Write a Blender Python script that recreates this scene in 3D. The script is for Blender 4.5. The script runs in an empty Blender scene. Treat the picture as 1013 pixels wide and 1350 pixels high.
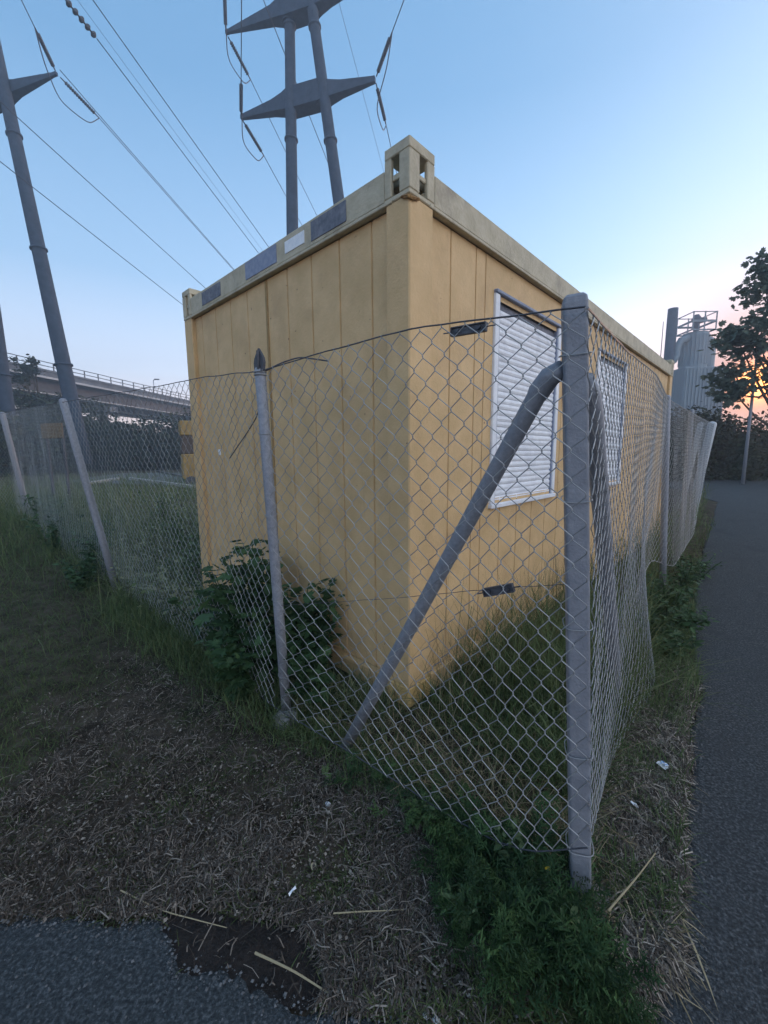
import bpy, math, random
import numpy as np
from mathutils import Vector, Matrix

# ---------------------------------------------------------------- camera, sky, sun, exposure
S = bpy.context.scene
COL = S.collection
FPX, PITCH, ROLL, CH = 545.0, 0.137, 0.008, 1.28          # focal length in pixels of a 1013x1350 frame, tilt down, roll, height
cd = bpy.data.cameras.new('camera')
cam = bpy.data.objects.new('camera', cd); COL.objects.link(cam)
cd.sensor_fit = 'VERTICAL'; cd.sensor_height = 24.0; cd.lens = FPX / 1350 * 24.0
cd.clip_start = 0.05; cd.clip_end = 2000
cam.matrix_world = (Matrix.Translation((0, 0, CH)) @ Matrix.Rotation(math.pi/2 - PITCH, 4, 'X') @ Matrix.Rotation(-ROLL, 4, 'Z'))
S.camera = cam

SUN_AZ, SUN_EL = math.radians(41.3), math.radians(7.0)
W = bpy.data.worlds.new('World'); S.world = W; W.use_nodes = True
wn, wl = W.node_tree.nodes, W.node_tree.links
wn.clear()
wo = wn.new('ShaderNodeOutputWorld'); bg = wn.new('ShaderNodeBackground'); sky = wn.new('ShaderNodeTexSky')
sky.sky_type = 'NISHITA'; sky.sun_disc = False
sky.sun_elevation = SUN_EL; sky.sun_rotation = SUN_AZ
sky.altitude = 200; sky.air_density = 1.0; sky.dust_density = 1.6; sky.ozone_density = 2.0
bg.inputs[1].default_value = 0.13
hs = wn.new('ShaderNodeHueSaturation'); hs.inputs['Saturation'].default_value = 0.65
wl.new(sky.outputs[0], hs.inputs['Color'])
# thin evening cloud streaks low in the sky
tc = wn.new('ShaderNodeTexCoord'); mp = wn.new('ShaderNodeMapping'); mp.inputs['Scale'].default_value = (2.2, 2.2, 22)
mp.inputs['Rotation'].default_value = (0.0, 0.10, 0)
nz = wn.new('ShaderNodeTexNoise'); nz.inputs['Scale'].default_value = 1.6; nz.inputs['Detail'].default_value = 5
cr = wn.new('ShaderNodeValToRGB'); cr.color_ramp.elements[0].position = 0.50; cr.color_ramp.elements[1].position = 0.68
sp = wn.new('ShaderNodeSeparateXYZ'); el = wn.new('ShaderNodeValToRGB')
el.color_ramp.elements[0].position = 0.02; el.color_ramp.elements[0].color = (1, 1, 1, 1)
el.color_ramp.elements[1].position = 0.24; el.color_ramp.elements[1].color = (0, 0, 0, 1)
mu = wn.new('ShaderNodeMath'); mu.operation = 'MULTIPLY'; mu2 = wn.new('ShaderNodeMath'); mu2.operation = 'MULTIPLY'; mu2.inputs[1].default_value = 0.6
mx = wn.new('ShaderNodeMix'); mx.data_type = 'RGBA'; mx.inputs['B'].default_value = (0.10, 0.10, 0.15, 1)
wl.new(tc.outputs['Generated'], mp.inputs[0]); wl.new(mp.outputs[0], nz.inputs['Vector']); wl.new(nz.outputs['Fac'], cr.inputs[0])
wl.new(tc.outputs['Generated'], sp.inputs[0]); wl.new(sp.outputs['Z'], el.inputs[0])
wl.new(cr.outputs[0], mu.inputs[0]); wl.new(el.outputs[0], mu.inputs[1]); wl.new(mu.outputs[0], mu2.inputs[0])
wl.new(mu2.outputs[0], mx.inputs['Factor']); wl.new(hs.outputs[0], mx.inputs['A'])
gm = wn.new('ShaderNodeGamma'); gm.inputs['Gamma'].default_value = 0.30
gr = wn.new('ShaderNodeValToRGB'); ge = gr.color_ramp.elements               # evening gradient by height above the horizon
ge[0].position = 0.0; ge[0].color = (.74, .56, .54, 1); ge[1].position = 1.0; ge[1].color = (.085, .20, .33, 1)
for p_, c_ in ((.09, (.72, .60, .62)), (.17, (.58, .63, .74)), (.34, (.25, .385, .54)), (.60, (.12, .25, .40))):
    q_ = ge.new(p_); q_.color = (*c_, 1)
sc1 = wn.new('ShaderNodeMix'); sc1.data_type = 'RGBA'; sc1.blend_type = 'MULTIPLY'; sc1.inputs['Factor'].default_value = 1
wl.new(sp.outputs['Z'], gr.inputs[0]); wl.new(mx.outputs['Result'], gm.inputs['Color'])
wl.new(gm.outputs[0], sc1.inputs['A']); wl.new(gr.outputs[0], sc1.inputs['B'])
# glow of the low sun: orange near it, fading outwards
vd = wn.new('ShaderNodeVectorMath'); vd.operation = 'DOT_PRODUCT'; nv = wn.new('ShaderNodeVectorMath'); nv.operation = 'NORMALIZE'
wl.new(tc.outputs['Generated'], nv.inputs[0]); wl.new(nv.outputs[0], vd.inputs[0])
vd.inputs[1].default_value = (math.sin(SUN_AZ)*math.cos(SUN_EL), math.cos(SUN_AZ)*math.cos(SUN_EL), math.sin(SUN_EL))
last = sc1.outputs['Result']
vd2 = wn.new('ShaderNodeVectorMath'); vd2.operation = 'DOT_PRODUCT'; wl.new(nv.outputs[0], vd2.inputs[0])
vd2.inputs[1].default_value = (math.sin(1.95)*.93, math.cos(1.95)*.93, .36)            # added sky brightness, unseen beyond the right frame edge, to lift the long wall
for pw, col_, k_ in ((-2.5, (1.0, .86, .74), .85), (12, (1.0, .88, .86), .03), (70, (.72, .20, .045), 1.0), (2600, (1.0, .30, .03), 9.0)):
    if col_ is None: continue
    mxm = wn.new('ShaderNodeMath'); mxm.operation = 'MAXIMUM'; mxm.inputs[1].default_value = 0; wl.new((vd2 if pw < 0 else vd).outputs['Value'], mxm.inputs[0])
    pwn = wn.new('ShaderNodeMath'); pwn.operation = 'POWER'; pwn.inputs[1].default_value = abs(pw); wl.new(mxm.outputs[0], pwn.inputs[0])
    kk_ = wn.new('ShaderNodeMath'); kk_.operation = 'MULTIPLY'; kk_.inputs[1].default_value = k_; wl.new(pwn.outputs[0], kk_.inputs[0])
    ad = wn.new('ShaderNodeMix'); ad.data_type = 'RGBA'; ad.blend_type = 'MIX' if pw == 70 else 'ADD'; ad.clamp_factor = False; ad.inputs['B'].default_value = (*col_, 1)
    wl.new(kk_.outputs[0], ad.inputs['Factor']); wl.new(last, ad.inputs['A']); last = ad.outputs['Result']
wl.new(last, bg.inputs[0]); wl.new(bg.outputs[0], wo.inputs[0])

sd = bpy.data.lights.new('sun', 'SUN'); sun = bpy.data.objects.new('sun', sd); COL.objects.link(sun)
sd.energy = 0.15; sd.angle = math.radians(0.6); sd.color = (1.0, 0.42, 0.16)
sdir = Vector((math.sin(SUN_AZ)*math.cos(SUN_EL), math.cos(SUN_AZ)*math.cos(SUN_EL), math.sin(SUN_EL)))
sun.rotation_euler = sdir.to_track_quat('Z', 'Y').to_euler()

S.view_settings.view_transform = 'Standard'; S.view_settings.look = 'None'
S.view_settings.exposure = 3.8; S.view_settings.gamma = 1.0
S.render.engine = 'CYCLES'

# ---------------------------------------------------------------- helpers
rng = np.random.default_rng(7); random.seed(7)

def ray(x, y):
    r = (x-506.5)/FPX; u = (675-y)/FPX
    c, s = math.cos(ROLL), math.sin(ROLL)
    r, u = r*c+u*s, -r*s+u*c
    c, s = math.cos(PITCH), math.sin(PITCH)
    return np.array([r, c+u*s, -s+u*c])
def at(x, y, Y):
    d = ray(x, y); return d*(Y/d[1]) + np.array([0, 0, CH])
def G(x, y, z=-.05):
    d = ray(x, y); t = (z-CH)/d[2]; return (d[0]*t, d[1]*t)
def gproj(px, py):           # vectorised ground points, follows the gentle rise
    r = (px-506.5)/FPX; u = (675-py)/FPX
    c, s = math.cos(ROLL), math.sin(ROLL); r, u = r*c+u*s, -r*s+u*c
    c, s = math.cos(PITCH), math.sin(PITCH); d0, d1, d2 = r, c+u*s, -s+u*c
    z = np.full_like(r, -.05)
    for _ in range(12):
        t = (z-CH)/np.minimum(d2, -.02); z = z*.4 + .6*gz(d0*t, d1*t)
    t = (z-CH)/np.minimum(d2, -.02)
    return np.stack([d0*t, d1*t, gz(d0*t, d1*t)], 1)
def sstep(a, b, x):
    t = np.clip((x-a)/(b-a), 0, 1); return t*t*(3-2*t)
def gz(x, y):
    r = np.sqrt(np.square(x)+np.square(y))
    return -.05 + .27*sstep(3.6, 10.5, r)
def inpoly(px, py, poly):
    ins = np.zeros(len(px), bool); n = len(poly)
    for i in range(n):
        x1, y1 = poly[i]; x2, y2 = poly[(i+1) % n]
        c = ((y1 > py) != (y2 > py)) & (px < (x2-x1)*(py-y1)/((y2-y1) or 1e-9)+x1)
        ins ^= c
    return ins
def vnoise(x, y, seed=0):      # cheap smooth value noise
    r = np.random.default_rng(seed).random((64, 64))
    xi = np.floor(x).astype(int); yi = np.floor(y).astype(int); fx = x-xi; fy = y-yi
    fx = fx*fx*(3-2*fx); fy = fy*fy*(3-2*fy)
    a = r[xi % 64, yi % 64]; b = r[(xi+1) % 64, yi % 64]; c = r[xi % 64, (yi+1) % 64]; d = r[(xi+1) % 64, (yi+1) % 64]
    return (a*(1-fx)+b*fx)*(1-fy)+(c*(1-fx)+d*fx)*fy
def fbm(x, y, seed=0, o=4):
    s = 0; a = .5
    for i in range(o):
        s = s+a*vnoise(x*2**i+17*i, y*2**i+5*i, seed+i); a *= .5
    return s

class MB:
    def __init__(s): s.v = []; s.f = []; s.n = 0; s.r = []
    def add(s, v, faces, rnd=None):
        v = np.asarray(v, float).reshape(-1, 3)
        s.v.append(v)
        for f in faces:
            f = np.asarray(f, int)
            if f.ndim == 1: f = f[None]
            s.f.append(f+s.n)
            if rnd is None: s.r.append(np.full(len(f), .5))
            elif np.ndim(rnd) == 0: s.r.append(np.full(len(f), float(rnd)))
            else: s.r.append(np.asarray(rnd))
        s.n += len(v)
        return s
    def box(s, c, d, R=None, bev=0.0):
        x, y, z = d[0]/2, d[1]/2, d[2]/2
        if bev > 0:
            vs = []; b = bev
            for k, (zz, q) in enumerate(((-z, b), (-z+b, 0), (z-b, 0), (z, b))):
                X, Y = x-q, y-q
                vs += [(-X, -Y+b, zz), (-X+b, -Y, zz), (X-b, -Y, zz), (X, -Y+b, zz), (X, Y-b, zz), (X-b, Y, zz), (-X+b, Y, zz), (-X, Y-b, zz)]
            fs = []
            for k in range(3):
                for i in range(8):
                    j = (i+1) % 8; fs.append((k*8+i, k*8+j, k*8+8+j, k*8+8+i))
            v = np.array(vs)
            if R is not None: v = v @ np.asarray(R).T
            s.add(v+np.asarray(c), [np.array(fs), np.array([list(range(7, -1, -1)), list(range(24, 32))])])
        else:
            v = np.array([(a, b, e) for a in (-x, x) for b in (-y, y) for e in (-z, z)])
            if R is not None: v = v @ np.asarray(R).T
            s.add(v+np.asarray(c), [np.array([(0, 1, 3, 2), (4, 6, 7, 5), (0, 4, 5, 1), (2, 3, 7, 6), (0, 2, 6, 4), (1, 5, 7, 3)])])
        return s
    def span(s, lo, hi, bev=0.0):
        lo = np.array(lo, float); hi = np.array(hi, float); return s.box((lo+hi)/2, hi-lo, None, bev)
    def tube(s, P, r, n=8, cap=True, rnd=None):
        P = np.asarray(P, float); m = len(P); r = np.full(m, r) if np.ndim(r) == 0 else np.asarray(r, float)
        T = np.gradient(P, axis=0); T /= np.linalg.norm(T, axis=1)[:, None]+1e-12
        up = np.array([0, 0, 1.]) if abs(T[:, 2]).mean() < .9 else np.array([1., 0, 0])
        A = np.cross(T, up); A /= np.linalg.norm(A, axis=1)[:, None]+1e-12; B = np.cross(T, A)
        a = np.arange(n)*2*np.pi/n
        V = P[:, None]+r[:, None, None]*(A[:, None]*np.cos(a)[None, :, None]+B[:, None]*np.sin(a)[None, :, None])
        i = np.arange(m-1)[:, None]*n; j = np.arange(n)[None]; k = (j+1) % n
        F = np.stack([i+j, i+k, i+n+k, i+n+j], -1).reshape(-1, 4)
        fs = [F]
        if cap: fs.append(np.array([list(range(n-1, -1, -1)), list(range((m-1)*n, m*n))]))
        s.add(V.reshape(-1, 3), fs, rnd if rnd is None or np.ndim(rnd) == 0 else None)
        return s
    def tubes(s, P, r, n=4, rnd=None):    # P (k, m, 3): k tubes in one go
        k, m, _ = P.shape
        T = np.gradient(P, axis=1); T /= np.linalg.norm(T, axis=2, keepdims=True)+1e-12
        up = np.array([.31, .17, .93]); A = np.cross(T, up); A /= np.linalg.norm(A, axis=2, keepdims=True)+1e-12; B = np.cross(T, A)
        a = np.arange(n)*2*np.pi/n
        rr = np.asarray(r)*np.ones((k, m))
        V = P[:, :, None]+rr[:, :, None, None]*(A[:, :, None]*np.cos(a)[None, None, :, None]+B[:, :, None]*np.sin(a)[None, None, :, None])
        base = (np.arange(k)*m*n)[:, None, None]; i = (np.arange(m-1)*n)[None, :, None]; j = np.arange(n)[None, None]; q = (j+1) % n
        F = np.stack([base+i+j, base+i+q, base+i+n+q, base+i+n+j], -1).reshape(-1, 4)
        s.add(V.reshape(-1, 3), [F], None if rnd is None else np.repeat(rnd, (m-1)*n))
        return s
    def inst(s, tv, tf, pos, R, sc, rnd=None):    # template verts, list of face arrays; pos (k,3), R (k,3,3), sc (k,)
        k = len(pos); nt = len(tv)
        V = np.einsum('kij,nj->kni', R, np.asarray(tv, float))*np.asarray(sc)[:, None, None]+pos[:, None]
        fs = []; rs = []
        for F in tf:
            F = np.asarray(F, int)
            fs.append(((np.arange(k)*nt)[:, None, None]+F[None]).reshape(-1, F.shape[1]))
            rs.append(np.repeat(rng.random(k) if rnd is None else rnd, len(F)))
        s.v.append(V.reshape(-1, 3))
        for F, r in zip(fs, rs): s.f.append(F+s.n); s.r.append(r)
        s.n += k*nt
        return s
    def build(s, name, m, parent=None, smooth=False):
        me = bpy.data.meshes.new(name)
        V = np.concatenate(s.v); me.vertices.add(len(V)); me.vertices.foreach_set('co', V.ravel())
        L = np.concatenate([f.ravel() for f in s.f]); sz = np.concatenate([np.full(len(f), f.shape[1]) for f in s.f])
        me.loops.add(len(L)); me.loops.foreach_set('vertex_index', L.astype(np.int32))
        me.polygons.add(len(sz)); st = np.concatenate([[0], np.cumsum(sz)[:-1]])
        me.polygons.foreach_set('loop_start', st.astype(np.int32)); me.polygons.foreach_set('loop_total', sz.astype(np.int32))
        me.polygons.foreach_set('use_smooth', np.full(len(sz), bool(smooth)))
        at_ = me.attributes.new('rnd', 'FLOAT', 'FACE'); at_.data.foreach_set('value', np.concatenate(s.r).astype(np.float32))
        me.update(calc_edges=True); me.validate()
        me.materials.append(m)
        o = bpy.data.objects.new(name, me); COL.objects.link(o)
        if parent is not None: o.parent = parent
        return o

def tag(o, label=None, cat=None, group=None, kind=None):
    if label: o['label'] = label
    if cat: o['category'] = cat
    if group: o['group'] = group
    if kind: o['kind'] = kind
    return o
def empty(name, loc=(0, 0, 0), rz=0, **k):
    o = bpy.data.objects.new(name, None); COL.objects.link(o); o.location = loc; o.rotation_euler = (0, 0, rz); o.empty_display_size = .2
    return tag(o, **k)

def mat(name, cols, rough=.8, scale=6.0, detail=6, bump=0.0, bscale=40, metal=0.0, attr=False, spec=.3, stretch=None, contrast=(.35, .65), trans=0.0, cols2=None, s2=2.0, runs=None):
    m = bpy.data.materials.new(name); m.use_nodes = True; n = m.node_tree.nodes; l = m.node_tree.links
    b = n['Principled BSDF']; b.inputs['Roughness'].default_value = rough; b.inputs['Metallic'].default_value = metal
    b.inputs['Specular IOR Level'].default_value = spec
    t = n.new('ShaderNodeTexCoord'); mpn = n.new('ShaderNodeMapping'); l.new(t.outputs['Object'], mpn.inputs[0])
    if stretch: mpn.inputs['Scale'].default_value = stretch
    no = n.new('ShaderNodeTexNoise'); no.inputs['Scale'].default_value = scale; no.inputs['Detail'].default_value = detail; no.inputs['Roughness'].default_value = .62
    l.new(mpn.outputs[0], no.inputs['Vector'])
    r = n.new('ShaderNodeValToRGB'); e = r.color_ramp.elements
    e[0].position = contrast[0]; e[1].position = contrast[1]; e[0].color = (*cols[0], 1); e[1].color = (*cols[-1], 1)
    for i, c in enumerate(cols[1:-1]):
        q = e.new(contrast[0]+(contrast[1]-contrast[0])*(i+1)/(len(cols)-1)); q.color = (*c, 1)
    if attr:
        a = n.new('ShaderNodeAttribute'); a.attribute_name = 'rnd'
        mm = n.new('ShaderNodeMath'); mm.operation = 'MULTIPLY_ADD'; mm.inputs[1].default_value = .75
        sc_ = n.new('ShaderNodeMath'); sc_.operation = 'MULTIPLY'; sc_.inputs[1].default_value = .25
        l.new(no.outputs['Fac'], sc_.inputs[0]); l.new(a.outputs['Fac'], mm.inputs[0]); l.new(sc_.outputs[0], mm.inputs[2]); l.new(mm.outputs[0], r.inputs[0])
        e[0].position = .1; e[-1].position = .95
        for i in range(1, len(e)-1): e[i].position = .1+.85*i/(len(e)-1)
    else: l.new(no.outputs['Fac'], r.inputs[0])
    out = r.outputs[0]
    if cols2:                                  # second, larger stain pattern
        n2 = n.new('ShaderNodeTexNoise'); n2.inputs['Scale'].default_value = s2; n2.inputs['Detail'].default_value = 8; n2.inputs['Roughness'].default_value = .7
        l.new(mpn.outputs[0], n2.inputs['Vector'])
        r2 = n.new('ShaderNodeValToRGB'); r2.color_ramp.elements[0].position = .52; r2.color_ramp.elements[1].position = .72
        l.new(n2.outputs['Fac'], r2.inputs[0]); x = n.new('ShaderNodeMix'); x.data_type = 'RGBA'
        l.new(r2.outputs[0], x.inputs['Factor']); l.new(out, x.inputs['A']); x.inputs['B'].default_value = (*cols2, 1); out = x.outputs['Result']
    if runs:
        m3 = n.new('ShaderNodeMapping'); m3.inputs['Scale'].default_value = (16, 16, .9); l.new(t.outputs['Object'], m3.inputs[0])
        n3 = n.new('ShaderNodeTexNoise'); n3.inputs['Scale'].default_value = 1.6; n3.inputs['Detail'].default_value = 9; n3.inputs['Roughness'].default_value = .68; l.new(m3.outputs[0], n3.inputs['Vector'])
        r3 = n.new('ShaderNodeValToRGB'); r3.color_ramp.elements[0].position = .63; r3.color_ramp.elements[1].position = .80; r3.color_ramp.elements[1].color = (.6, .6, .6, 1); l.new(n3.outputs['Fac'], r3.inputs[0])
        x3 = n.new('ShaderNodeMix'); x3.data_type = 'RGBA'; l.new(r3.outputs[0], x3.inputs['Factor']); l.new(out, x3.inputs['A']); x3.inputs['B'].default_value = (*runs, 1); out = x3.outputs['Result']
        n4 = n.new('ShaderNodeTexNoise'); n4.inputs['Scale'].default_value = 38; n4.inputs['Detail'].default_value = 3; l.new(t.outputs['Object'], n4.inputs['Vector'])
        r4 = n.new('ShaderNodeValToRGB'); r4.color_ramp.elements[0].position = .735; r4.color_ramp.elements[1].position = .76; l.new(n4.outputs['Fac'], r4.inputs[0])
        x4 = n.new('ShaderNodeMix'); x4.data_type = 'RGBA'; l.new(r4.outputs[0], x4.inputs['Factor']); l.new(out, x4.inputs['A']); x4.inputs['B'].default_value = (runs[0]*.55, runs[1]*.45, runs[2]*.5, 1); out = x4.outputs['Result']
    l.new(out, b.inputs['Base Color'])
    if bump:
        nb = n.new('ShaderNodeTexNoise'); nb.inputs['Scale'].default_value = bscale; nb.inputs['Detail'].default_value = 6
        l.new(t.outputs['Object'], nb.inputs['Vector']); bp = n.new('ShaderNodeBump'); bp.inputs['Strength'].default_value = bump; bp.inputs['Distance'].default_value = .01
        l.new(nb.outputs['Fac'], bp.inputs['Height']); l.new(bp.outputs[0], b.inputs['Normal'])
    if trans:
        tr = n.new('ShaderNodeBsdfTranslucent'); l.new(out, tr.inputs[0]); ms = n.new('ShaderNodeMixShader'); ms.inputs[0].default_value = trans
        l.new(b.outputs[0], ms.inputs[1]); l.new(tr.outputs[0], ms.inputs[2]); l.new(ms.outputs[0], n['Material Output'].inputs[0])
    return m

M = dict(
    soil=mat('soil', [(.034, .027, .019), (.066, .052, .037), (.105, .085, .062)], .95, 9, bump=.6, bscale=60, spec=.1, cols2=(.020, .028, .012), s2=1.3),
    wetsoil=mat('wet_dark_soil', [(.006, .004, .003), (.014, .009, .007), (.026, .018, .014)], .75, 30, bump=1.0, bscale=90, spec=.35),
    yellow=mat('weathered_yellow_paint', [(.55, .375, .185), (.60, .410, .21), (.65, .450, .235)], .6, 5, bump=.25, bscale=75, cols2=(.49, .325, .17), s2=3.2, runs=(.30, .19, .095)),
    rail=mat('flare_greyed_yellow_paint', [(.40, .35, .25), (.47, .415, .30), (.52, .465, .35)], .6, 9, bump=.35, bscale=60, cols2=(.30, .26, .20), s2=5, runs=(.22, .18, .13)),  # faded yellow, with the grey veil of lens flare mixed into the colour
    galvpost=mat('galvanised_post', [(.21, .225, .26), (.235, .25, .285), (.265, .28, .315)], .6, 24, bump=.25, bscale=140, metal=.2, cols2=(.19, .20, .235), s2=7),
    groove=mat('groove_paint', [(.28, .18, .08), (.38, .25, .11)], .8, 20),
    rust=mat('rusty_paint', [(.18, .09, .04), (.36, .22, .09)], .9, 30, bump=.4, bscale=90),
    rustyellow=mat('rusting_yellow_paint', [(.50, .335, .135), (.60, .41, .17)], .7, 9, bump=.3, cols2=(.17, .09, .045), s2=16),
    white=mat('white_plastic', [(.68, .70, .75), (.80, .82, .86)], .5, 14, bump=.05, cols2=(.62, .64, .69), s2=4),
    darkplate=mat('dark_label_and_gap_shade', [(.10, .11, .14), (.17, .18, .22)], .6, 30, cols2=(.26, .26, .28), s2=9),
    blueplate=mat('blue_grey_label', [(.20, .24, .34), (.28, .31, .40)], .6, 30),
    paper=mat('paper', [(.72, .75, .80), (.82, .84, .86)], .7, 30),
    blueink=mat('blue_print', [(.18, .34, .62), (.25, .42, .70)], .6, 40),
    galv=mat('galvanised_steel', [(.20, .215, .25), (.24, .255, .29), (.28, .295, .33)], .55, 60, bump=.15, bscale=120, metal=.2, spec=.5),
    wire=mat('galvanised_wire', [(.18, .19, .20), (.29, .30, .31), (.42, .43, .43)], .5, 60, metal=.25, spec=.5, attr=True),
    darksteel=mat('dark_steel', [(.055, .06, .075), (.10, .105, .12)], .6, 40, bump=.2, metal=.2),
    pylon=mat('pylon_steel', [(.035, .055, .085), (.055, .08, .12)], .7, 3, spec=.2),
    cable=mat('cable', [(.06, .07, .09), (.08, .09, .11)], .6, 3),
    concrete=mat('concrete', [(.12, .12, .115), (.30, .30, .29)], .9, 22, bump=.8, bscale=70, cols2=(.10, .095, .08), s2=12),
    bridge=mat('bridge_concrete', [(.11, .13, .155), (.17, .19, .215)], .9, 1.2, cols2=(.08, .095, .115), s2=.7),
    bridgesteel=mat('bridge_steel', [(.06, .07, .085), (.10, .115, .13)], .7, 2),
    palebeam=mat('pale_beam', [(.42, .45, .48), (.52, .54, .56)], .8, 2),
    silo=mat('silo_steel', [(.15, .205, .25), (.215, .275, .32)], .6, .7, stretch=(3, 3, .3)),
    asphalt=mat('asphalt', [(.020, .025, .028), (.050, .058, .063), (.14, .152, .158)], .88, 105, detail=9, bump=1.0, bscale=190, spec=.2, cols2=(.040, .046, .052), s2=2.3, contrast=(.32, .70)),
    grass=mat('grass', [(.050, .072, .028), (.080, .112, .042), (.12, .152, .060), (.19, .20, .10)], .8, 3, attr=True, spec=.2, trans=.25),
    wgrass=mat('tall_grass', [(.046, .076, .032), (.080, .120, .048), (.13, .175, .072), (.24, .24, .13)], .8, 3, attr=True, spec=.2, trans=.25),
    straw=mat('straw', [(.045, .036, .030), (.105, .087, .072), (.21, .178, .150), (.44, .385, .32)], .9, 3, attr=True, spec=.15),
    drygrass=mat('dry_grass', [(.16, .13, .075), (.28, .23, .14), (.44, .37, .24)], .9, 3, attr=True, spec=.15),
    leaf=mat('leaf', [(.026, .058, .024), (.048, .100, .040), (.080, .145, .055)], .6, 3, attr=True, spec=.3, trans=.25),
    yardgrass=mat('yard_grass', [(.055, .085, .035), (.105, .145, .062), (.17, .205, .10), (.32, .32, .20)], .8, 3, attr=True, spec=.2, trans=.25),
    yardleaf=mat('yard_leaf', [(.05, .085, .035), (.09, .14, .06), (.15, .20, .09)], .7, 3, attr=True, trans=.25),
    frond=mat('feathery_leaf', [(.020, .046, .020), (.044, .092, .034), (.11, .19, .065)], .7, 3, attr=True, spec=.25, trans=.25),
    tleaf=mat('tree_leaf', [(.085, .115, .085), (.115, .15, .11), (.15, .18, .13)], .7, 3, attr=True, trans=.3),
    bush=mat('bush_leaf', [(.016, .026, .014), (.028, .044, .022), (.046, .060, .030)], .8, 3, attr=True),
    bark=mat('bark', [(.05, .042, .034), (.10, .085, .07)], .9, 12, bump=.5),
    gravel=mat('gravel', [(.07, .075, .08), (.11, .115, .12), (.17, .175, .18)], .9, 20, bump=.3, attr=True),
    flower=mat('yellow_petal', [(.60, .45, .03), (.75, .58, .06)], .6, 30),
    plank=mat('pale_plank', [(.35, .35, .35), (.46, .45, .43)], .8, 10),
    yellowfar=mat('yellow_machine_paint', [(.26, .17, .06), (.36, .24, .08)], .6, 4),
    dullorange=mat('dull_orange_board', [(.13, .085, .035), (.20, .125, .05)], .8, 6),
    rustred=mat('dull_red_panel', [(.075, .055, .045), (.11, .085, .07)], .8, 6),
)

# ---------------------------------------------------------------- ground, asphalt
def ground_sheet():
    q = np.linspace(-1, 1, 261); xs = 1.0*np.sinh(q*7.2)/np.sinh(7.2)*500
    q2 = np.linspace(-.75, 1, 241); ys = np.sinh(q2*7.2)/np.sinh(7.2)*500 + .6
    X, Y = np.meshgrid(xs, ys); Z = gz(X, Y)
    n = fbm(X*2.2+9, Y*2.2+4, 3)-.5
    amp = np.where((np.abs(X) < 12) & (Y < 14), .05, .0)
    Z = Z-np.abs(n)*amp-.004
    e = np.array([math.cos(.811), math.sin(.811)]); g = np.array([-math.sin(.811), math.cos(.811)])
    u = (X-.12)*e[0]+(Y-1.939)*e[1]; v = (X-.12)*g[0]+(Y-1.939)*g[1]
    hole = sstep(-.12, .15, u)*sstep(-.12, .15, v)*(1-sstep(6.0, 6.2, u))*(1-sstep(2.4, 2.6, v)); Z = Z-hole*(.10+(Z+.05))
    V = np.stack([X, Y, Z], -1).reshape(-1, 3); nx = len(xs); ny = len(ys)
    i = np.arange(ny-1)[:, None]*nx; j = np.arange(nx-1)[None]
    F = np.stack([i+j, i+j+1, i+nx+j+1, i+nx+j], -1).reshape(-1, 4)
    return MB().add(V, [F]).build('ground', M['soil'], smooth=True)
tag(ground_sheet(), kind='structure')

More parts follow.
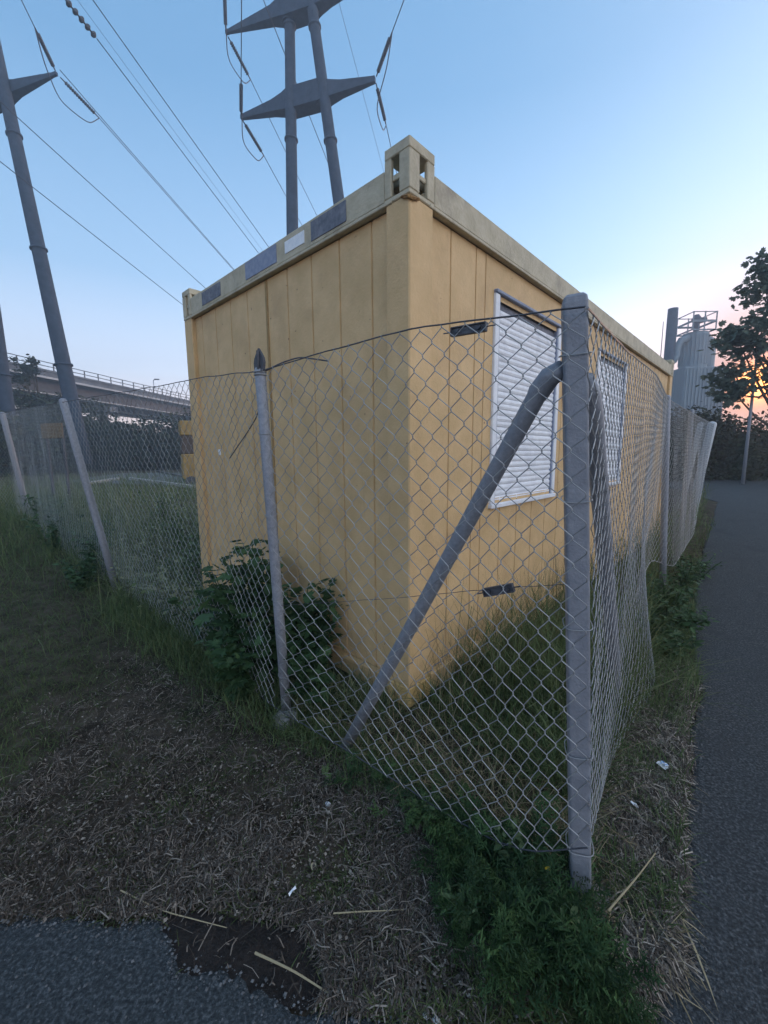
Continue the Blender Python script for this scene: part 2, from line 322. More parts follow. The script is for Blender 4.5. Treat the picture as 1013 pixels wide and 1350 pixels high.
def frac(t, seed, a=.03, f=7):   # ragged edge
    return (fbm(t*f+50, t*0+seed, seed, 5)-.48)*2*a
ED_L = [G(*p) for p in ((-900, 1160), (-300, 1200), (-100, 1212), (0, 1213), (90, 1210), (150, 1219), (208, 1212), (222, 1232), (240, 1279), (290, 1272), (330, 1303), (400, 1325), (470, 1343), (560, 1352), (700, 1358), (850, 1352))]
ED_R = [G(*p, z=-.05) for p in ((850, 1352), (858, 1315), (905, 1278), (888, 1230), (905, 1160), (898, 1090), (912, 1010), (908, 960), (926, 915), (914, 860), (917, 800), (921, 760), (930, 720))]
_q = gproj(np.array([921., 926, 932, 938, 943, 947]), np.array([760., 735, 710, 690, 673, 662]))
ED_R = ED_R[:-2]+[(float(a), float(b)) for a, b, c in _q]+[(9.4, 14.0), (10, 40)]
def asphalt():
    mb = MB()
    # near strip along the bottom of the view, x runs across
    ex = np.array([p[0] for p in ED_L]); ey = np.array([p[1] for p in ED_L])
    o = np.argsort(ex); ex, ey = ex[o], ey[o]
    xs = np.unique(np.concatenate([np.linspace(-3, ED_L[-1][0], 420), [-60, -20, -8, -4]]))
    top = np.interp(xs, ex, ey)+frac(xs, 3, .022, 9)+frac(xs, 5, .016, 55)
    top[-1] = ED_R[0][1]
    rows = [(-40, 0), (-8, 0), (-2, 0), (0, 0), (.4, 0)]
    V = []; nr = 8
    for x, t in zip(xs, top):
        V += [(x, r, -.046) for r, _ in rows]+[(x, t-.02, -.046), (x, t, -.052), (x, t+.002, -.085)]
    V = np.array(V); i = np.arange(len(xs)-1)[:, None]*nr; j = np.arange(nr-1)[None]
    mb.add(V, [np.stack([i+j, i+nr+j, i+nr+j+1, i+j+1], -1).reshape(-1, 4)])
    # the path going away on the right, y runs along
    rx = np.array([p[0] for p in ED_R]); ry = np.array([p[1] for p in ED_R]); o = np.argsort(ry); rx, ry = rx[o], ry[o]
    ys = np.unique(np.concatenate([np.linspace(ED_R[0][1], 6, 420), np.linspace(6, 16, 60), [20, 30, 40]]))
    lf = np.interp(ys, ry, rx)+frac(ys, 8, .03, 6)+frac(ys, 11, .016, 45)
    lf[0] = ED_R[0][0]
    offs = [0, .02, .2, .5, 1, 2, 3, 5, 8, 40]
    V = []
    for y, x in zip(ys, lf):
        V.append((x-.002, y, float(gz(x, y))-.035))
        for k, of in enumerate(offs): V.append((x+of, y, float(gz(x+of, y))+(.004 if k else -.002)))
    nr = len(offs)+1; i = np.arange(len(ys)-1)[:, None]*nr; j = np.arange(nr-1)[None]
    mb.add(np.array(V), [np.stack([i+j, i+j+1, i+nr+j+1, i+nr+j], -1).reshape(-1, 4)])
    xe = ED_R[0][0]                                         # the ground the photographer stands on, right of the strip
    ys2 = [(-40), -8, -2, 0, .4, ED_R[0][1]]; V = []
    for x in (xe, xe+1, xe+3, xe+40): V += [(x, y, -.046) for y in ys2]
    V = np.array(V); nr = 6; i = np.arange(3)[:, None]*nr; j = np.arange(5)[None]
    mb.add(V, [np.stack([i+j, i+nr+j, i+nr+j+1, i+j+1], -1).reshape(-1, 4)])
    return mb.build('asphalt_path', M['asphalt'])
tag(asphalt(), kind='structure')
gp = MB()
P = [at(188, 612, 24), at(260, 612, 24), at(262, 629, 17), at(180, 629, 17)]
P = [(p[0], p[1], float(gz(p[0], p[1]))+.02) for p in P]
gp.add([(-14, 17.5, .25), (-7, 15, .25), (-8, 27, .25), (-17, 27, .25)], [[0, 1, 2, 3]]); tag(gp.build('gravel_yard', M['gravel']), kind='structure')

WETPX = [(212, 1206), (262, 1200), (330, 1214), (392, 1222), (420, 1262), (432, 1318), (400, 1334), (330, 1312), (290, 1282), (240, 1288), (222, 1240)]
def wet():
    P = []; n_ = len(WETPX)
    for i in range(n_):
        a, b = np.array(WETPX[i], float), np.array(WETPX[(i+1) % n_], float)
        for t in np.linspace(0, 1, 7)[:-1]:
            q = a+(b-a)*t+rng.normal(size=2)*2.5; g_ = G(q[0], q[1], -.05); P.append((g_[0], g_[1], -.0505))
    c = np.mean(P, axis=0); c[2] = -.0485; n_ = len(P); return MB().add(np.array(P+[tuple(c)]), [np.array([(i, (i+1) % n_, n_) for i in range(n_)])]).build('wet_soil', M['wetsoil'])
tag(wet(), kind='structure')

# ---------------------------------------------------------------- container
YAW = .811; C0 = (.12, 1.939); CW, CL, CHT = 2.435, 6.058, 2.616
cont = empty('site_container', (C0[0], C0[1], 0), YAW, label='weathered yellow site office container with two closed white roller shutters behind the fence', cat='container')
YM = M['yellow']
def corr(seams, lo, hi, z0, z1, rec, axis, face, depth=.008, gw=.006):
    """flat steel panel with narrow pressed grooves; axis 'v' = short wall, 'u' = long wall; rec = plane, face = outward sign"""
    pts = [(lo, 0)]
    for s in sorted(seams):
        if lo+gw < s < hi-gw: pts += [(s-gw, 0), (s-gw*.5, depth), (s+gw*.5, depth), (s+gw, 0)]
    pts.append((hi, 0)); V = []
    for z in (z0, z1):
        for t, d in pts:
            w = rec-face*d
            V.append((w, t, z) if axis == 'v' else (t, w, z))
    n = len(pts); F = [(i, i+1, n+i+1, n+i) if (axis == 'u') else (i+1, i, n+i, n+i+1) for i in range(n-1)]
    return V, [np.array(F)]
ZB, ZR0, ZR1 = .10, 2.405, 2.54
# corner posts with castings
for (u, v, su, sv) in ((0, 0, 1, 1), (0, CW, 1, -1), (CL, 0, -1, 1), (CL, CW, -1, -1)):
    mb = MB(); mb.span((min(u, u+su*.17), min(v, v+sv*.14), .115), (max(u, u+su*.17), max(v, v+sv*.14), 2.392), .006)
    post = mb.build('corner_post', YM, cont)
    mb = MB(); z0, z1 = 2.392, CHT
    def sp_(a0, a1, b0, b1, c0, c1):
        mb.span((min(u+su*a0, u+su*a1), min(v+sv*b0, v+sv*b1), c0), (max(u+su*a0, u+su*a1), max(v+sv*b0, v+sv*b1), c1), .004)
    A, B = .176, .145; t = .012; q = .003
    # top and bottom plates, corner angles and edge bars leaving a slot in each face
    sp_(-q, A, -q, B, z1-.045, z1); sp_(-q, A, -q, B, z0, z0+.022)
    sp_(-q, .068, -q, .058, z0+.022, z1-.045)
    sp_(.122, A, -q, .018, z0+.022, z1-.045); sp_(-q, .018, .104, B, z0+.022, z1-.045)
    sp_(.130, A, .104, B, z0+.022, z1-.045)
    sp_(.122, A, .018, .040, z0+.022, z0+.06); sp_(.068, .122, .005, .018, z0+.085, z0+.108); sp_(.005, .018, .058, .104, z0+.085, z0+.112)
    mb.build('corner_casting', M['rail'], post)
    mb = MB(); mb.span((min(u-su*.002, u+su*.178), min(v-sv*.002, v+sv*.15), -.0), (max(u-su*.002, u+su*.178), max(v-sv*.002, v+sv*.15), .115), .01)
    mb.build('bottom_casting', M['rustyellow'], post)
# rails
def rail(lo, hi, z0=ZR0, z1=ZR1): mb = MB(); mb.span(lo, hi, .006); return mb
mb = MB(); mb.span((0, .146, ZR0), (.10, CW-.146, ZR1), .006); railL = mb.build('roof_rail', M['rail'], cont)
mb = MB(); mb.span((.178, 0, ZR0), (CL-.178, .10, ZR1), .006); mb.build('roof_rail', M['rail'], cont)
mb = MB(); mb.span((.178, CW-.10, ZR0), (CL-.178, CW, ZR1), .006); mb.build('roof_rail', M['rail'], cont)
mb = MB(); mb.span((CL-.10, .146, ZR0), (CL, CW-.146, ZR1), .006); mb.build('roof_rail', M['rail'], cont)
# lower lip of the roof rail
mb = MB(); mb.span((-.006, .10, ZR0-.018), (.03, CW-.10, ZR0-.001), .003); mb.build('rail_lip', M['rail'], cont)
mb = MB(); mb.span((.14, -.006, ZR0-.018), (CL-.14, .03, ZR0-.001), .003); mb.build('rail_lip', M['rail'], cont)
for lo, hi in (((.005, .146, .012), (.09, CW-.146, ZB)), ((.178, .005, .012), (CL-.178, .09, ZB)), ((.178, CW-.09, .012), (CL-.178, CW-.005, ZB)), ((CL-.09, .146, .012), (CL-.005, CW-.146, ZB))):
    mb = MB(); mb.span(lo, hi, .008); mb.build('bottom_rail', YM, cont)
# a ledge along the bottom rails
mb = MB(); mb.span((.178, -.004, ZB+.001), (CL-.178, .035, ZB+.022), .003); mb.span((-.004, .146, ZB+.001), (.035, CW-.146, ZB+.022), .003); mb.build('sill_ledge', YM, cont)
REC = .032
seamL = [.263+.2385*i for i in range(9)]
V, F = corr(seamL, .141, CW-.141, ZB+.024, ZR0-.02, REC, 'v', -1)
V2 = np.array(V); mb = MB().add(V, F); w1 = mb.build('wall_panel', YM, cont)
# the broader joint at the middle of the short wall, a flat cover strip each side of a dark gap
mb = MB(); mb.span((REC-.006, 1.198, ZB+.03), (REC+.001, 1.222, ZR0-.022), .001); mb.build('panel_joint', M['groove'], w1)
# long wall with two window holes
WIN = [(.797, 1.794), (2.686, 3.655)]; WZ0, WZ1 = .975, 2.205
seamR = [.359, .598, .70]+[.94+.2385*i for i in range(22)]
wall = MB()
edges = [.171, WIN[0][0]+.03, WIN[0][1]-.03, WIN[1][0]+.03, WIN[1][1]-.03, CL-.171]
for i in range(5):
    lo, hi = edges[i], edges[i+1]
    if i % 2 == 0: wall.add(*corr(seamR, lo, hi, ZB+.024, ZR0-.02, REC, 'u', -1))
    else:
        wall.add(*corr(seamR, lo, hi, ZB+.024, WZ0+.03, REC, 'u', -1)); wall.add(*corr([], lo, hi, WZ1-.03, ZR0-.02, REC, 'u', -1))
wall.build('wall_panel', YM, cont)
# the two walls turned away, and the roof
mb = MB(); mb.span((.17, CW-.06, .1), (CL-.17, CW-.03, ZR0), .002); mb.build('wall_panel', YM, cont)
mb = MB(); mb.span((CL-.06, .14, .1), (CL-.03, CW-.14, ZR0), .002); mb.build('wall_panel', YM, cont)
mb = MB(); mb.span((.05, .05, ZR1-.06), (CL-.05, CW-.05, ZR1-.02), .002); mb.build('roof', M['rail'], cont)
mb = MB(); mb.span((.1, .1, .03), (CL-.1, CW-.1, .09), .002); mb.build('floor', M['darksteel'], cont)
# roller-shutter windows
for wi, (a, b) in enumerate(WIN):
    fr = MB(); t = .05; y0, y1 = REC-.016, REC+.05
    for lo, hi in (((a, y0, WZ0), (a+t, y1, WZ1-.001)), ((b-t, y0, WZ0), (b, y1, WZ1-.001))): fr.span(lo, hi, .004)
    fr.span((a-.004, y0-.012, WZ0-.03), (b+.004, y1, WZ0-.002), .004)
    win = fr.build('window', M['white'], cont)
    # inner guide rail line
    gr_ = MB(); gr_.span((a+t+.001, y0+.008, WZ0+.001), (a+t+.014, y1, WZ1-.001)); gr_.build('guide_rail', M['blueplate'], win); gr_ = MB(); gr_.span((b-t-.014, y0+.008, WZ0+.001), (b-t-.001, y1, WZ1-.001)); gr_.build('guide_rail', M['blueplate'], win)
    bx_ = MB(); bx_.span((a+.001, y0-.008, WZ1), (b-.001, y1, WZ1+.020), .004); bx_.build('drip_cap', M['blueplate'], win)
    sl = MB(); x0, x1 = a+t+.015, b-t-.015; zz = WZ0+.004; n = 32; hgt = (WZ1-.075-zz)/n; prof = [(0, .0), (.12, -.004), (.45, -.007), (.80, -.0045), (.90, -.001), (1.0, .002)]
    V = []; yb = REC+.006
    for k in range(n):
        for f, d in prof:
            V.append((f, k, d))
    pr = [(yb+d, zz+(k+f)*hgt) for (f, k, d) in V]
    tilt = lambda k: .003*math.sin(k*2.1+wi)
    V = []
    for k, (y, z) in enumerate(pr):
        kk = k//len(prof); V += [(x0, y, z+tilt(kk)), (x1, y, z-tilt(kk*1.7))]
    F = [(2*k, 2*k+1, 2*k+3, 2*k+2) for k in range(len(pr)-1)]
    sl.add(V, [np.array(F)]); sl.build('shutter', M['white'], win)
    dk = MB(); dk.span((x0, yb+.012, WZ1-.085), (x1, yb+.04, WZ1-.002)); dk.build('shutter_box_shade', M['darkplate'], win)  # shutter box coloured dark to stand for the shadow in the open gap
# label plates on the short roof rail and small white tag on the wall
for (v0, v1, z0, z1, m, nm) in ((.405, .69, 2.425, 2.522, 'darkplate', 'label_plate'), (.752, .94, 2.44, 2.505, 'paper', 'sticker'), (1.03, 1.40, 2.425, 2.528, 'blueplate', 'label_plate'), (1.76, 2.07, 2.425, 2.518, 'darkplate', 'label_plate')):
    mb = MB(); mb.span((-.004, v0, z0), (.003, v1, z1), .001); mb.build(nm, M[m], railL)
mb = MB(); mb.span((REC-.003, 1.985, 1.29), (REC+.002, 2.02, 1.335)); mb.build('paper_tag', M['paper'], w1)
mb = MB(); mb.tube([(-.006, .04, 2.388), (-.008, .0, 2.378), (-.004, -.006, 2.374), (.03, -.008, 2.378), (.055, -.007, 2.385)], .006, 6); mb.tube([(-.006, .03, 2.382), (-.01, -.004, 2.37), (.028, -.009, 2.371)], .005, 6)
mb.build('torn_strap', M['rust'], cont)

# ---------------------------------------------------------------- fence
def polyline(P, n=None, s=None):
    P = np.array(P, float); d = np.concatenate([[0], np.cumsum(np.linalg.norm(np.diff(P[:, :2], axis=0), axis=1))])
    return d, P
def smooth_interp(s, d, P):
    # monotone-ish: linear plus smoothing
    out = np.stack([np.interp(s, d, P[:, k]) for k in range(3)], -1)
    return out
def chain_mesh(top, bot, nrm_side, rad, w=.079, seed=0, bulge=None, amp=.012, skip_top=0, sides=4):
    """top/bot: 3-D polylines of equal count; woven zig-zag wires"""
    T = np.array(top, float); B = np.array(bot, float)
    d = np.concatenate([[0], np.cumsum(np.linalg.norm(np.diff(T[:, :2], axis=0), axis=1))])
    L = d[-1]; hw = w/2; nw = int(L/hw); H = float(np.mean(np.linalg.norm(T-B, axis=1))); nl = int(H/hw); nl += nl % 2
    ds = np.linspace(0, L, 400)
    def sm(A):
        o = np.stack([np.interp(ds, d, A[:, k]) for k in range(3)], -1)
        for _ in range(30): o[1:-1] = .25*o[:-2]+.5*o[1:-1]+.25*o[2:]
        return o
    Ts, Bs = sm(T), sm(B)
    lev = np.arange(nl+1)
    P = []; R = []
    for i in range(nw-1):
        par = (lev+i) % 2
        s = (i+par)*hw
        ov = np.where(par == 1, 1, -1)
        pts = []
        for off_l, off_s, off_n in ((-.16, -.10, -1), (0, .10, 0), (.16, -.10, 1)):
            l = np.clip(lev+off_l, 0, nl)/nl
            ss = s+ov*off_s*hw*.45
            l2 = l; a = np.stack([np.interp(ss, ds, Ts[:, k]) for k in range(3)], -1); b = np.stack([np.interp(ss, ds, Bs[:, k]) for k in range(3)], -1)
            p = a*(1-l2[:, None])+b*l2[:, None]
            nrm = np.array([nrm_side[0], nrm_side[1], 0])
            wob = (fbm(ss*2.3+seed*7, l*H*2.1, seed)-.47)*2*amp*4*np.sin(np.pi*np.clip(l, 0, 1))
            if bulge is not None: wob = wob+bulge(ss, l)
            p = p+nrm*(wob+off_n*ov*rad*1.3)[:, None]
            p[:, 2] += (fbm(ss*3.1+3, l*H*3.3+seed, seed+9)-.47)*.016
            p[:, 2] -= .012*np.sin(ss*1.9+seed)*np.sin(np.pi*l)
            pts.append(p)
        q = np.stack(pts, 1).reshape(-1, 3)
        P.append(q)
    P = np.array(P)
    mb = MB(); mb.tubes(P, rad, sides, rnd=rng.random(len(P)))
    return mb, (ds, Ts, Bs)

# corner post position and line points (metres)
CP = np.array([.565, 1.08]); KT = at(772, 406, .995); KB = at(775, 1118, 1.0)     # the mesh passes outside the corner post
def tp(x, y, Y): return at(x, y, Y)
lf = empty('chain_link_fence', (CP[0], CP[1], -.05), label='sagging chain link fence along the grass with thin tube posts left of the container', cat='fence')
rf = empty('chain_link_fence', (2.5, 3.65, -.05), label='buckled chain link fence beside the asphalt path on the right with lifted bottom hem', cat='fence')
def put(mb, name, m, parent, smooth=False):
    o = mb.build(name, m, parent, smooth); o.location = -Vector(parent.location); return o
zt = at(757, 395, 1.07)[2]
# left run
steel = np.array([-.535, 1.96]); p2t = np.array([-2.75, 3.95]); p2b = np.array([-2.57, 3.95])
p3 = np.array([-6.9, 7.6])
topL = [tuple(KT), tuple(at(620, 436, 1.32)), tuple(at(540, 450, 1.50)), tuple(at(440, 474, 1.74)), tuple(at(352, 490, 1.93)), tuple(at(300, 498, 2.35)), tuple(at(205, 512, 2.95)), tuple(at(83, 530, 3.9))]
botL = [tuple(KB), tuple(at(690, 1098, 1.20)), tuple(at(610, 1048, 1.37)), tuple(at(500, 985, 1.62)), tuple(at(385, 938, 1.90)), tuple(at(325, 885, 2.30)), tuple(at(240, 840, 2.87)), (-2.60, 3.93, -.03)]
# slide the intermediate points onto straight spans in plan so the mesh is a real vertical surface
def onspan(P, a, b):
    P = np.array(P, float); a = np.array(a); b = np.array(b); d = b-a; t = ((P[:2]-a)@d)/(d@d); q = a+d*t; return (q[0], q[1], P[2])
so_ = steel-np.array([.02, .035])
for k in (1, 2, 3): topL[k] = onspan(topL[k], KT[:2], so_); botL[k] = onspan(botL[k], KB[:2], so_)
topL[4] = (so_[0]-.01, so_[1], topL[4][2]); botL[4] = (so_[0], so_[1], botL[4][2])
for k in (5, 6): topL[k] = onspan(topL[k], steel, (-2.72, 3.93)); botL[k] = onspan(botL[k], steel, (-2.60, 3.93))
nl = np.array([-.62, -.78]); nl /= np.linalg.norm(nl)
nearT, nearB = topL[:5], botL[:5]
mb, _ = chain_mesh(nearT, nearB, nl, .0015, seed=2, amp=.006, sides=5); put(mb, 'wire_mesh', M['wire'], lf, True)
mb, _ = chain_mesh(topL[4:], botL[4:], nl, .0014, seed=4, amp=.004); put(mb, 'wire_mesh', M['wire'], lf)
# far-left run: post 2 to post 3 and on out of frame
t3 = tuple(at(3, 545, 7.6)); b3 = (t3[0]+.05, t3[1], float(gz(t3[0], t3[1])))
top3 = [topL[-1], tuple(at(45, 536, 5.4)), t3, (t3[0]-3.2, t3[1]+.9, t3[2]+.05)]
b2 = (-2.60, 3.93, -.03)
bot3 = [b2, (top3[1][0]+.1, 5.4, .05), b3, (b3[0]-3.2, b3[1]+.9, b3[2])]
mb, _ = chain_mesh(top3, bot3, (-.9, -.43), .0013, seed=5, amp=.006); put(mb, 'wire_mesh', M['wire'], lf)
# tension wires
def wire_pts(P, seed=0, a=.006, n=80):
    P = np.array(P, float); d = np.concatenate([[0], np.cumsum(np.linalg.norm(np.diff(P, axis=0), axis=1))]); s = np.linspace(0, d[-1], n)
    o = np.stack([np.interp(s, d, P[:, k]) for k in range(3)], -1)
    for _ in range(4): o[1:-1] = .25*o[:-2]+.5*o[1:-1]+.25*o[2:]
    o[:, 2] += (fbm(s*6, s*0+seed, seed)-.47)*a*2; return o
mb = MB()
mb.tube(wire_pts(topL, 1), .0024, 6); mb.tube(wire_pts(top3, 2), .003, 5); mb.tube(wire_pts(botL, 3, .012), .0022, 5)
midL = [(CP[0]-.03, CP[1]+.02, at(745, 772, 1.08)[2]), onspan(at(660, 777, 1.24), CP, steel), onspan(at(560, 782, 1.46), CP, steel)]
m0 = np.array(midL[0]); m1 = np.array(midL[-1]); mend = np.array([steel[0], steel[1], at(372, 800, 1.95)[2]])
mb.tube(wire_pts([m0, midL[1], m1, mend], 4, .004), .0011, 5)
put(mb, 'line_wire', M['darksteel'], lf)
mb = MB()   # loose curl of wire at the tube post
mb.tube(wire_pts([at(345, 492, 1.93), at(372, 478, 1.90), at(395, 471, 1.87), at(420, 474, 1.83), at(432, 476, 1.80)], 6, .001, 30), .0032, 6)
mb.tube(wire_pts([at(346, 494, 1.93), at(344, 520, 1.94), at(340, 548, 1.97), at(325, 572, 2.03), at(303, 604, 2.12)], 7, .003, 30), .0026, 6)
put(mb, 'loose_wire', M['darksteel'], lf)
def post_tube(b, t, r, name, parent, m='galv', dome=True, n=20):
    b = np.array(b, float); t = np.array(t, float); P = [b, b*.66+t*.34, b*.33+t*.67, t]; R = [r]*4
    if dome:
        d = (t-b)/np.linalg.norm(t-b); P += [t+d*r*.4, t+d*r*.62]; R += [r*.8, r*.25]
    mb = MB(); mb.tube(P, R, n); return put(mb, name, M[m], parent, True)
# steel tube post with pointed bracket
st = at(343, 488, 1.93); sb = at(379, 950, 1.96)
sp_o = post_tube(sb, st, .0245, 'post', lf)
mb = MB(); bx = at(341, 478, 1.915); R_ = np.array([[.79, .61, 0], [-.61, .79, 0], [0, 0, 1]])
V = np.array([(-.033, 0, -.035), (.030, 0, -.035), (.036, 0, 0), (.030, 0, .022), (.0, 0, .062), (-.030, 0, .02), (-.036, 0, 0)])
V = np.concatenate([V, V+np.array([0, .012, 0])]) @ R_.T + bx
mb.add(V, [np.array([list(range(7)), list(range(13, 6, -1))]), np.array([(i, (i+1) % 7, 7+(i+1) % 7, 7+i) for i in range(7)])])
mb.tube([bx+np.array([0, -.004, .05]), bx+np.array([0, -.006, 0]), bx+np.array([0, -.004, -.03])], .007, 6)
put(mb, 'cap_bracket', M['darksteel'], lf)
mb = MB(); a = np.linspace(0, 2*np.pi, 17)
for zz in (.0, -.012): mb.tube(np.stack([st[0]+.027*np.cos(a), st[1]+.027*np.sin(a), st[2]+zz-.01+a*0], 1), .003, 5)
put(mb, 'wire_wrap', M['wire'], lf)
post_tube(at(158, 792, 3.95), at(83, 528, 3.93), .032, 'post', lf)
q = at(3, 545, 7.6); qb = at(40, 688, 7.75); post_tube((qb[0], qb[1], .12), q, .045, 'post', lf)
q = at(-75, 560, 8.3); post_tube((q[0]+.3, q[1], .1), q, .045, 'post', lf)
# corner post: square section, rounded top cap, concrete footing
bb = np.array(at(765, 1190, 1.085)); tt = np.array(at(757.5, 400, 1.075)); ax = (tt-bb); Lp = np.linalg.norm(ax); az_ = ax/Lp
fx = np.array([math.cos(-.30), math.sin(-.30), 0]); fx -= az_*(fx@az_); fx /= np.linalg.norm(fx); fy = np.cross(az_, fx)
Rm = np.stack([fx, fy, az_], 1)
def prof_box(w, d, r, k=4):
    o = []
    for cx, cy, a0 in ((w-r, d-r, 0), (-(w-r), d-r, 90), (-(w-r), -(d-r), 180), (w-r, -(d-r), 270)):
        for i in range(k+1):
            a = math.radians(a0+90*i/k); o.append((cx+r*math.cos(a), cy+r*math.sin(a)))
    return np.array(o)
mb = MB(); rings = []
for z, sc in ((-.06, 1), (0, 1), (Lp*.25, 1), (Lp*.5, 1), (Lp*.75, 1), (Lp-.004, 1), (Lp+.010, .93), (Lp+.017, .7)):
    pr = prof_box(.0285*sc, .027*sc, .008*sc); rings.append(np.concatenate([pr, np.full((len(pr), 1), z)], 1)@Rm.T+bb)
n = len(rings[0]); V = np.concatenate(rings); i = np.arange(len(rings)-1)[:, None]*n; j = np.arange(n)[None]; k = (j+1) % n
mb.add(V, [np.stack([i+j, i+k, i+n+k, i+n+j], -1).reshape(-1, 4), np.array([list(range((len(rings)-1)*n, len(rings)*n))])])
put(mb, 'corner_post', M['galvpost'], lf)
def footing(x, y, z, r, h, parent, seed):
    rr = np.random.default_rng(seed); n = 18; a = np.arange(n)*2*np.pi/n; mb = MB(); V = []
    for zz, s in ((-.08, 1.15), (h*.4, 1.08), (h*.9, .92), (h*1.05, .6), (h*1.1, .2)):
        q = r*s*(1+.22*(rr.random(n)-.5)); V.append(np.stack([x+q*np.cos(a), y+q*np.sin(a), z+zz+.012*(rr.random(n)-.5)], 1))
    V = np.concatenate(V); i = np.arange(4)[:, None]*n; j = np.arange(n)[None]; k = (j+1) % n
    mb.add(V, [np.stack([i+j, i+k, i+n+k, i+n+j], -1).reshape(-1, 4), np.array([list(range(4*n, 5*n))])]); put(mb, 'concrete_footing', M['concrete'], parent)
footing(.600, 1.082, -.065, .074, .050, lf, 1); footing(-.505, 1.93, -.05, .058, .045, lf, 2)
# braces with flattened elbow ends
def brace(pts, r, parent):
    mb = MB(); P = np.array(pts, float); mb.tube(P, r, 18); return put(mb, 'brace', M['galv'], parent, True)
bt = at(742, 486, 1.095); b_e = at(712, 514, 1.15); bft = at(452, 992, 1.74)
dirb = bft-b_e
brace([bt, bt*.45+b_e*.55+np.array([0, 0, .010]), b_e+dirb*.004, b_e+dirb*.012, b_e+dirb*.35, b_e+dirb*.7, bft], [.023, .028, .029, .0255, .025, .025, .025], lf)
bt2 = at(772, 498, 1.10); be2 = at(782, 548, 1.15)
ft2 = np.array([1.25, 2.06, -.07]); d2 = ft2-be2
brace([bt2, (bt2+be2)/2+np.array([.004, 0, .006]), be2, be2+d2*.03, be2+d2*.35, be2+d2*.7, ft2], [.020, .0245, .0265, .0265, .0265, .0265, .0265], rf)
for t_ in (.12, .30, .52, .72, .93):
    mb = MB(); c_ = bb*(1-t_)+tt*t_; a = np.linspace(0, 2*np.pi, 19); w_ = .036*np.sign(np.cos(a))*np.abs(np.cos(a))**.5; d_2 = .034*np.sign(np.sin(a))*np.abs(np.sin(a))**.5
    mb.tube(c_+fx*w_[:, None]+fy*d_2[:, None]+az_*(.006*np.sin(a*1.0))[:, None], .0016, 5); put(mb, 'tie_wire', M['wire'], lf)
for t_ in (.15, .38, .62, .84):
    mb = MB(); c_ = sb*(1-t_)+st*t_; a = np.linspace(0, 2*np.pi, 15); mb.tube(np.stack([c_[0]+.027*np.cos(a), c_[1]+.027*np.sin(a), c_[2]+.008*np.sin(a)], 1), .0016, 5); put(mb, 'tie_wire', M['wire'], lf)
# wire tensioners
def tensioner(p, d, parent, hgt, ln):
    d = np.array(d, float); d /= np.linalg.norm(d); n_ = np.cross(d, [0, 0, 1]); n_ /= np.linalg.norm(n_); up = np.cross(n_, d); R = np.stack([d, n_, up], 1); mb = MB(); p = np.array(p, float)
    for s in (-1, 1): mb.box(p+up*s*hgt*.5, (ln, .014, .003), R)
    mb.box(p-d*ln*.5, (.003, .014, hgt), R); mb.box(p+d*ln*.5, (.003, .014, hgt), R)
    mb.box(p, (ln*.96, .003, hgt*.92), R)
    a = np.linspace(0, 2*np.pi, 13)
    for off in (-.3, .32):
        c = p+d*ln*off-n_*.008
        mb.tube([c-n_*.004, c+n_*.02], .006, 10)
    mb.tube([p-d*ln*.75, p+d*ln*.75], .002, 5); put(mb, 'wire_tensioner', M['darksteel'], parent)
a1, a2 = np.array(onspan(at(598, 440, 1.36), CP, steel)), np.array(onspan(at(642, 430, 1.27), CP, steel))
fo = np.array([nl[0], nl[1], 0])*.012
tensioner((a1+a2)/2+fo, a2-a1, lf, .024, .115)
a1, a2 = np.array(onspan(at(640, 779, 1.29), CP, steel)), np.array(onspan(at(680, 774, 1.2), CP, steel))
tensioner((a1+a2)/2+fo, a2-a1, lf, .024, .10)
# right run
pR = np.array([2.5, 3.65]); pE = at(942, 560, 7.8)
topR = [tuple(KT+np.array([.004, 0, 0])), (1.0, 1.75, 1.68), (1.60, 2.5, 1.735), tuple(at(881, 526, 3.65)), tuple(at(905, 540, 4.7)), tuple(at(925, 551, 6.2)), tuple(pE)]
d_ = np.array([topR[3][0], 3.65])-CP

botR = [tuple(KB+np.array([.004, 0, 0])), tuple(at(800, 1015, 1.52)), tuple(at(851, 886, 2.28)), tuple(at(838, 812, 2.85)), tuple(at(838, 781, 3.1)), tuple(at(858, 738, 3.5)), tuple(at(888, 748, 3.9)), tuple(at(915, 703, 5.8)), (pE[0]-.15, pE[1], .16)]
# resample both to the same parameter
def resamp(A, n):
    A = np.array(A, float); d = np.concatenate([[0], np.cumsum(np.linalg.norm(np.diff(A[:, :2], axis=0), axis=1))]); s = np.linspace(0, d[-1], n)
    return np.stack([np.interp(s, d, A[:, k]) for k in range(3)], -1)
ty = np.array([p[1] for p in topR]); by = np.array([p[1] for p in botR]); yy = np.concatenate([np.linspace(1.0, 3.9, 30), np.linspace(4.1, 7.8, 14)])
Tn = np.stack([np.interp(yy, ty, [p[0] for p in topR]), yy, np.interp(yy, ty, [p[2] for p in topR])], 1)
Bn = np.stack([np.interp(yy, by, [p[0] for p in botR]), yy, np.interp(yy, by, [p[2] for p in botR])], 1)
nr = np.array([.76, -.65])
bul = lambda s, l: .035*np.sin(np.pi*np.clip(l, 0, 1))*np.sin(np.clip(s/3.2, 0, 1)*np.pi)*np.sin(s*2.2+1)+.005*np.sin(s*7+l*4)*np.sin(np.pi*l)+.06*np.exp(-((s-1.45)/.5)**2)*np.clip(l, 0, 1)**2.5
mb, _ = chain_mesh(Tn, Bn, nr, .0014, seed=8, amp=.003, bulge=bul); put(mb, 'wire_mesh', M['wire'], rf)
mb = MB(); mb.tube(wire_pts(Tn, 11), .003, 6)
mb.tube(wire_pts(Bn[3:], 12, .015, 160), .0028, 6)
put(mb, 'line_wire', M['wire'], rf)
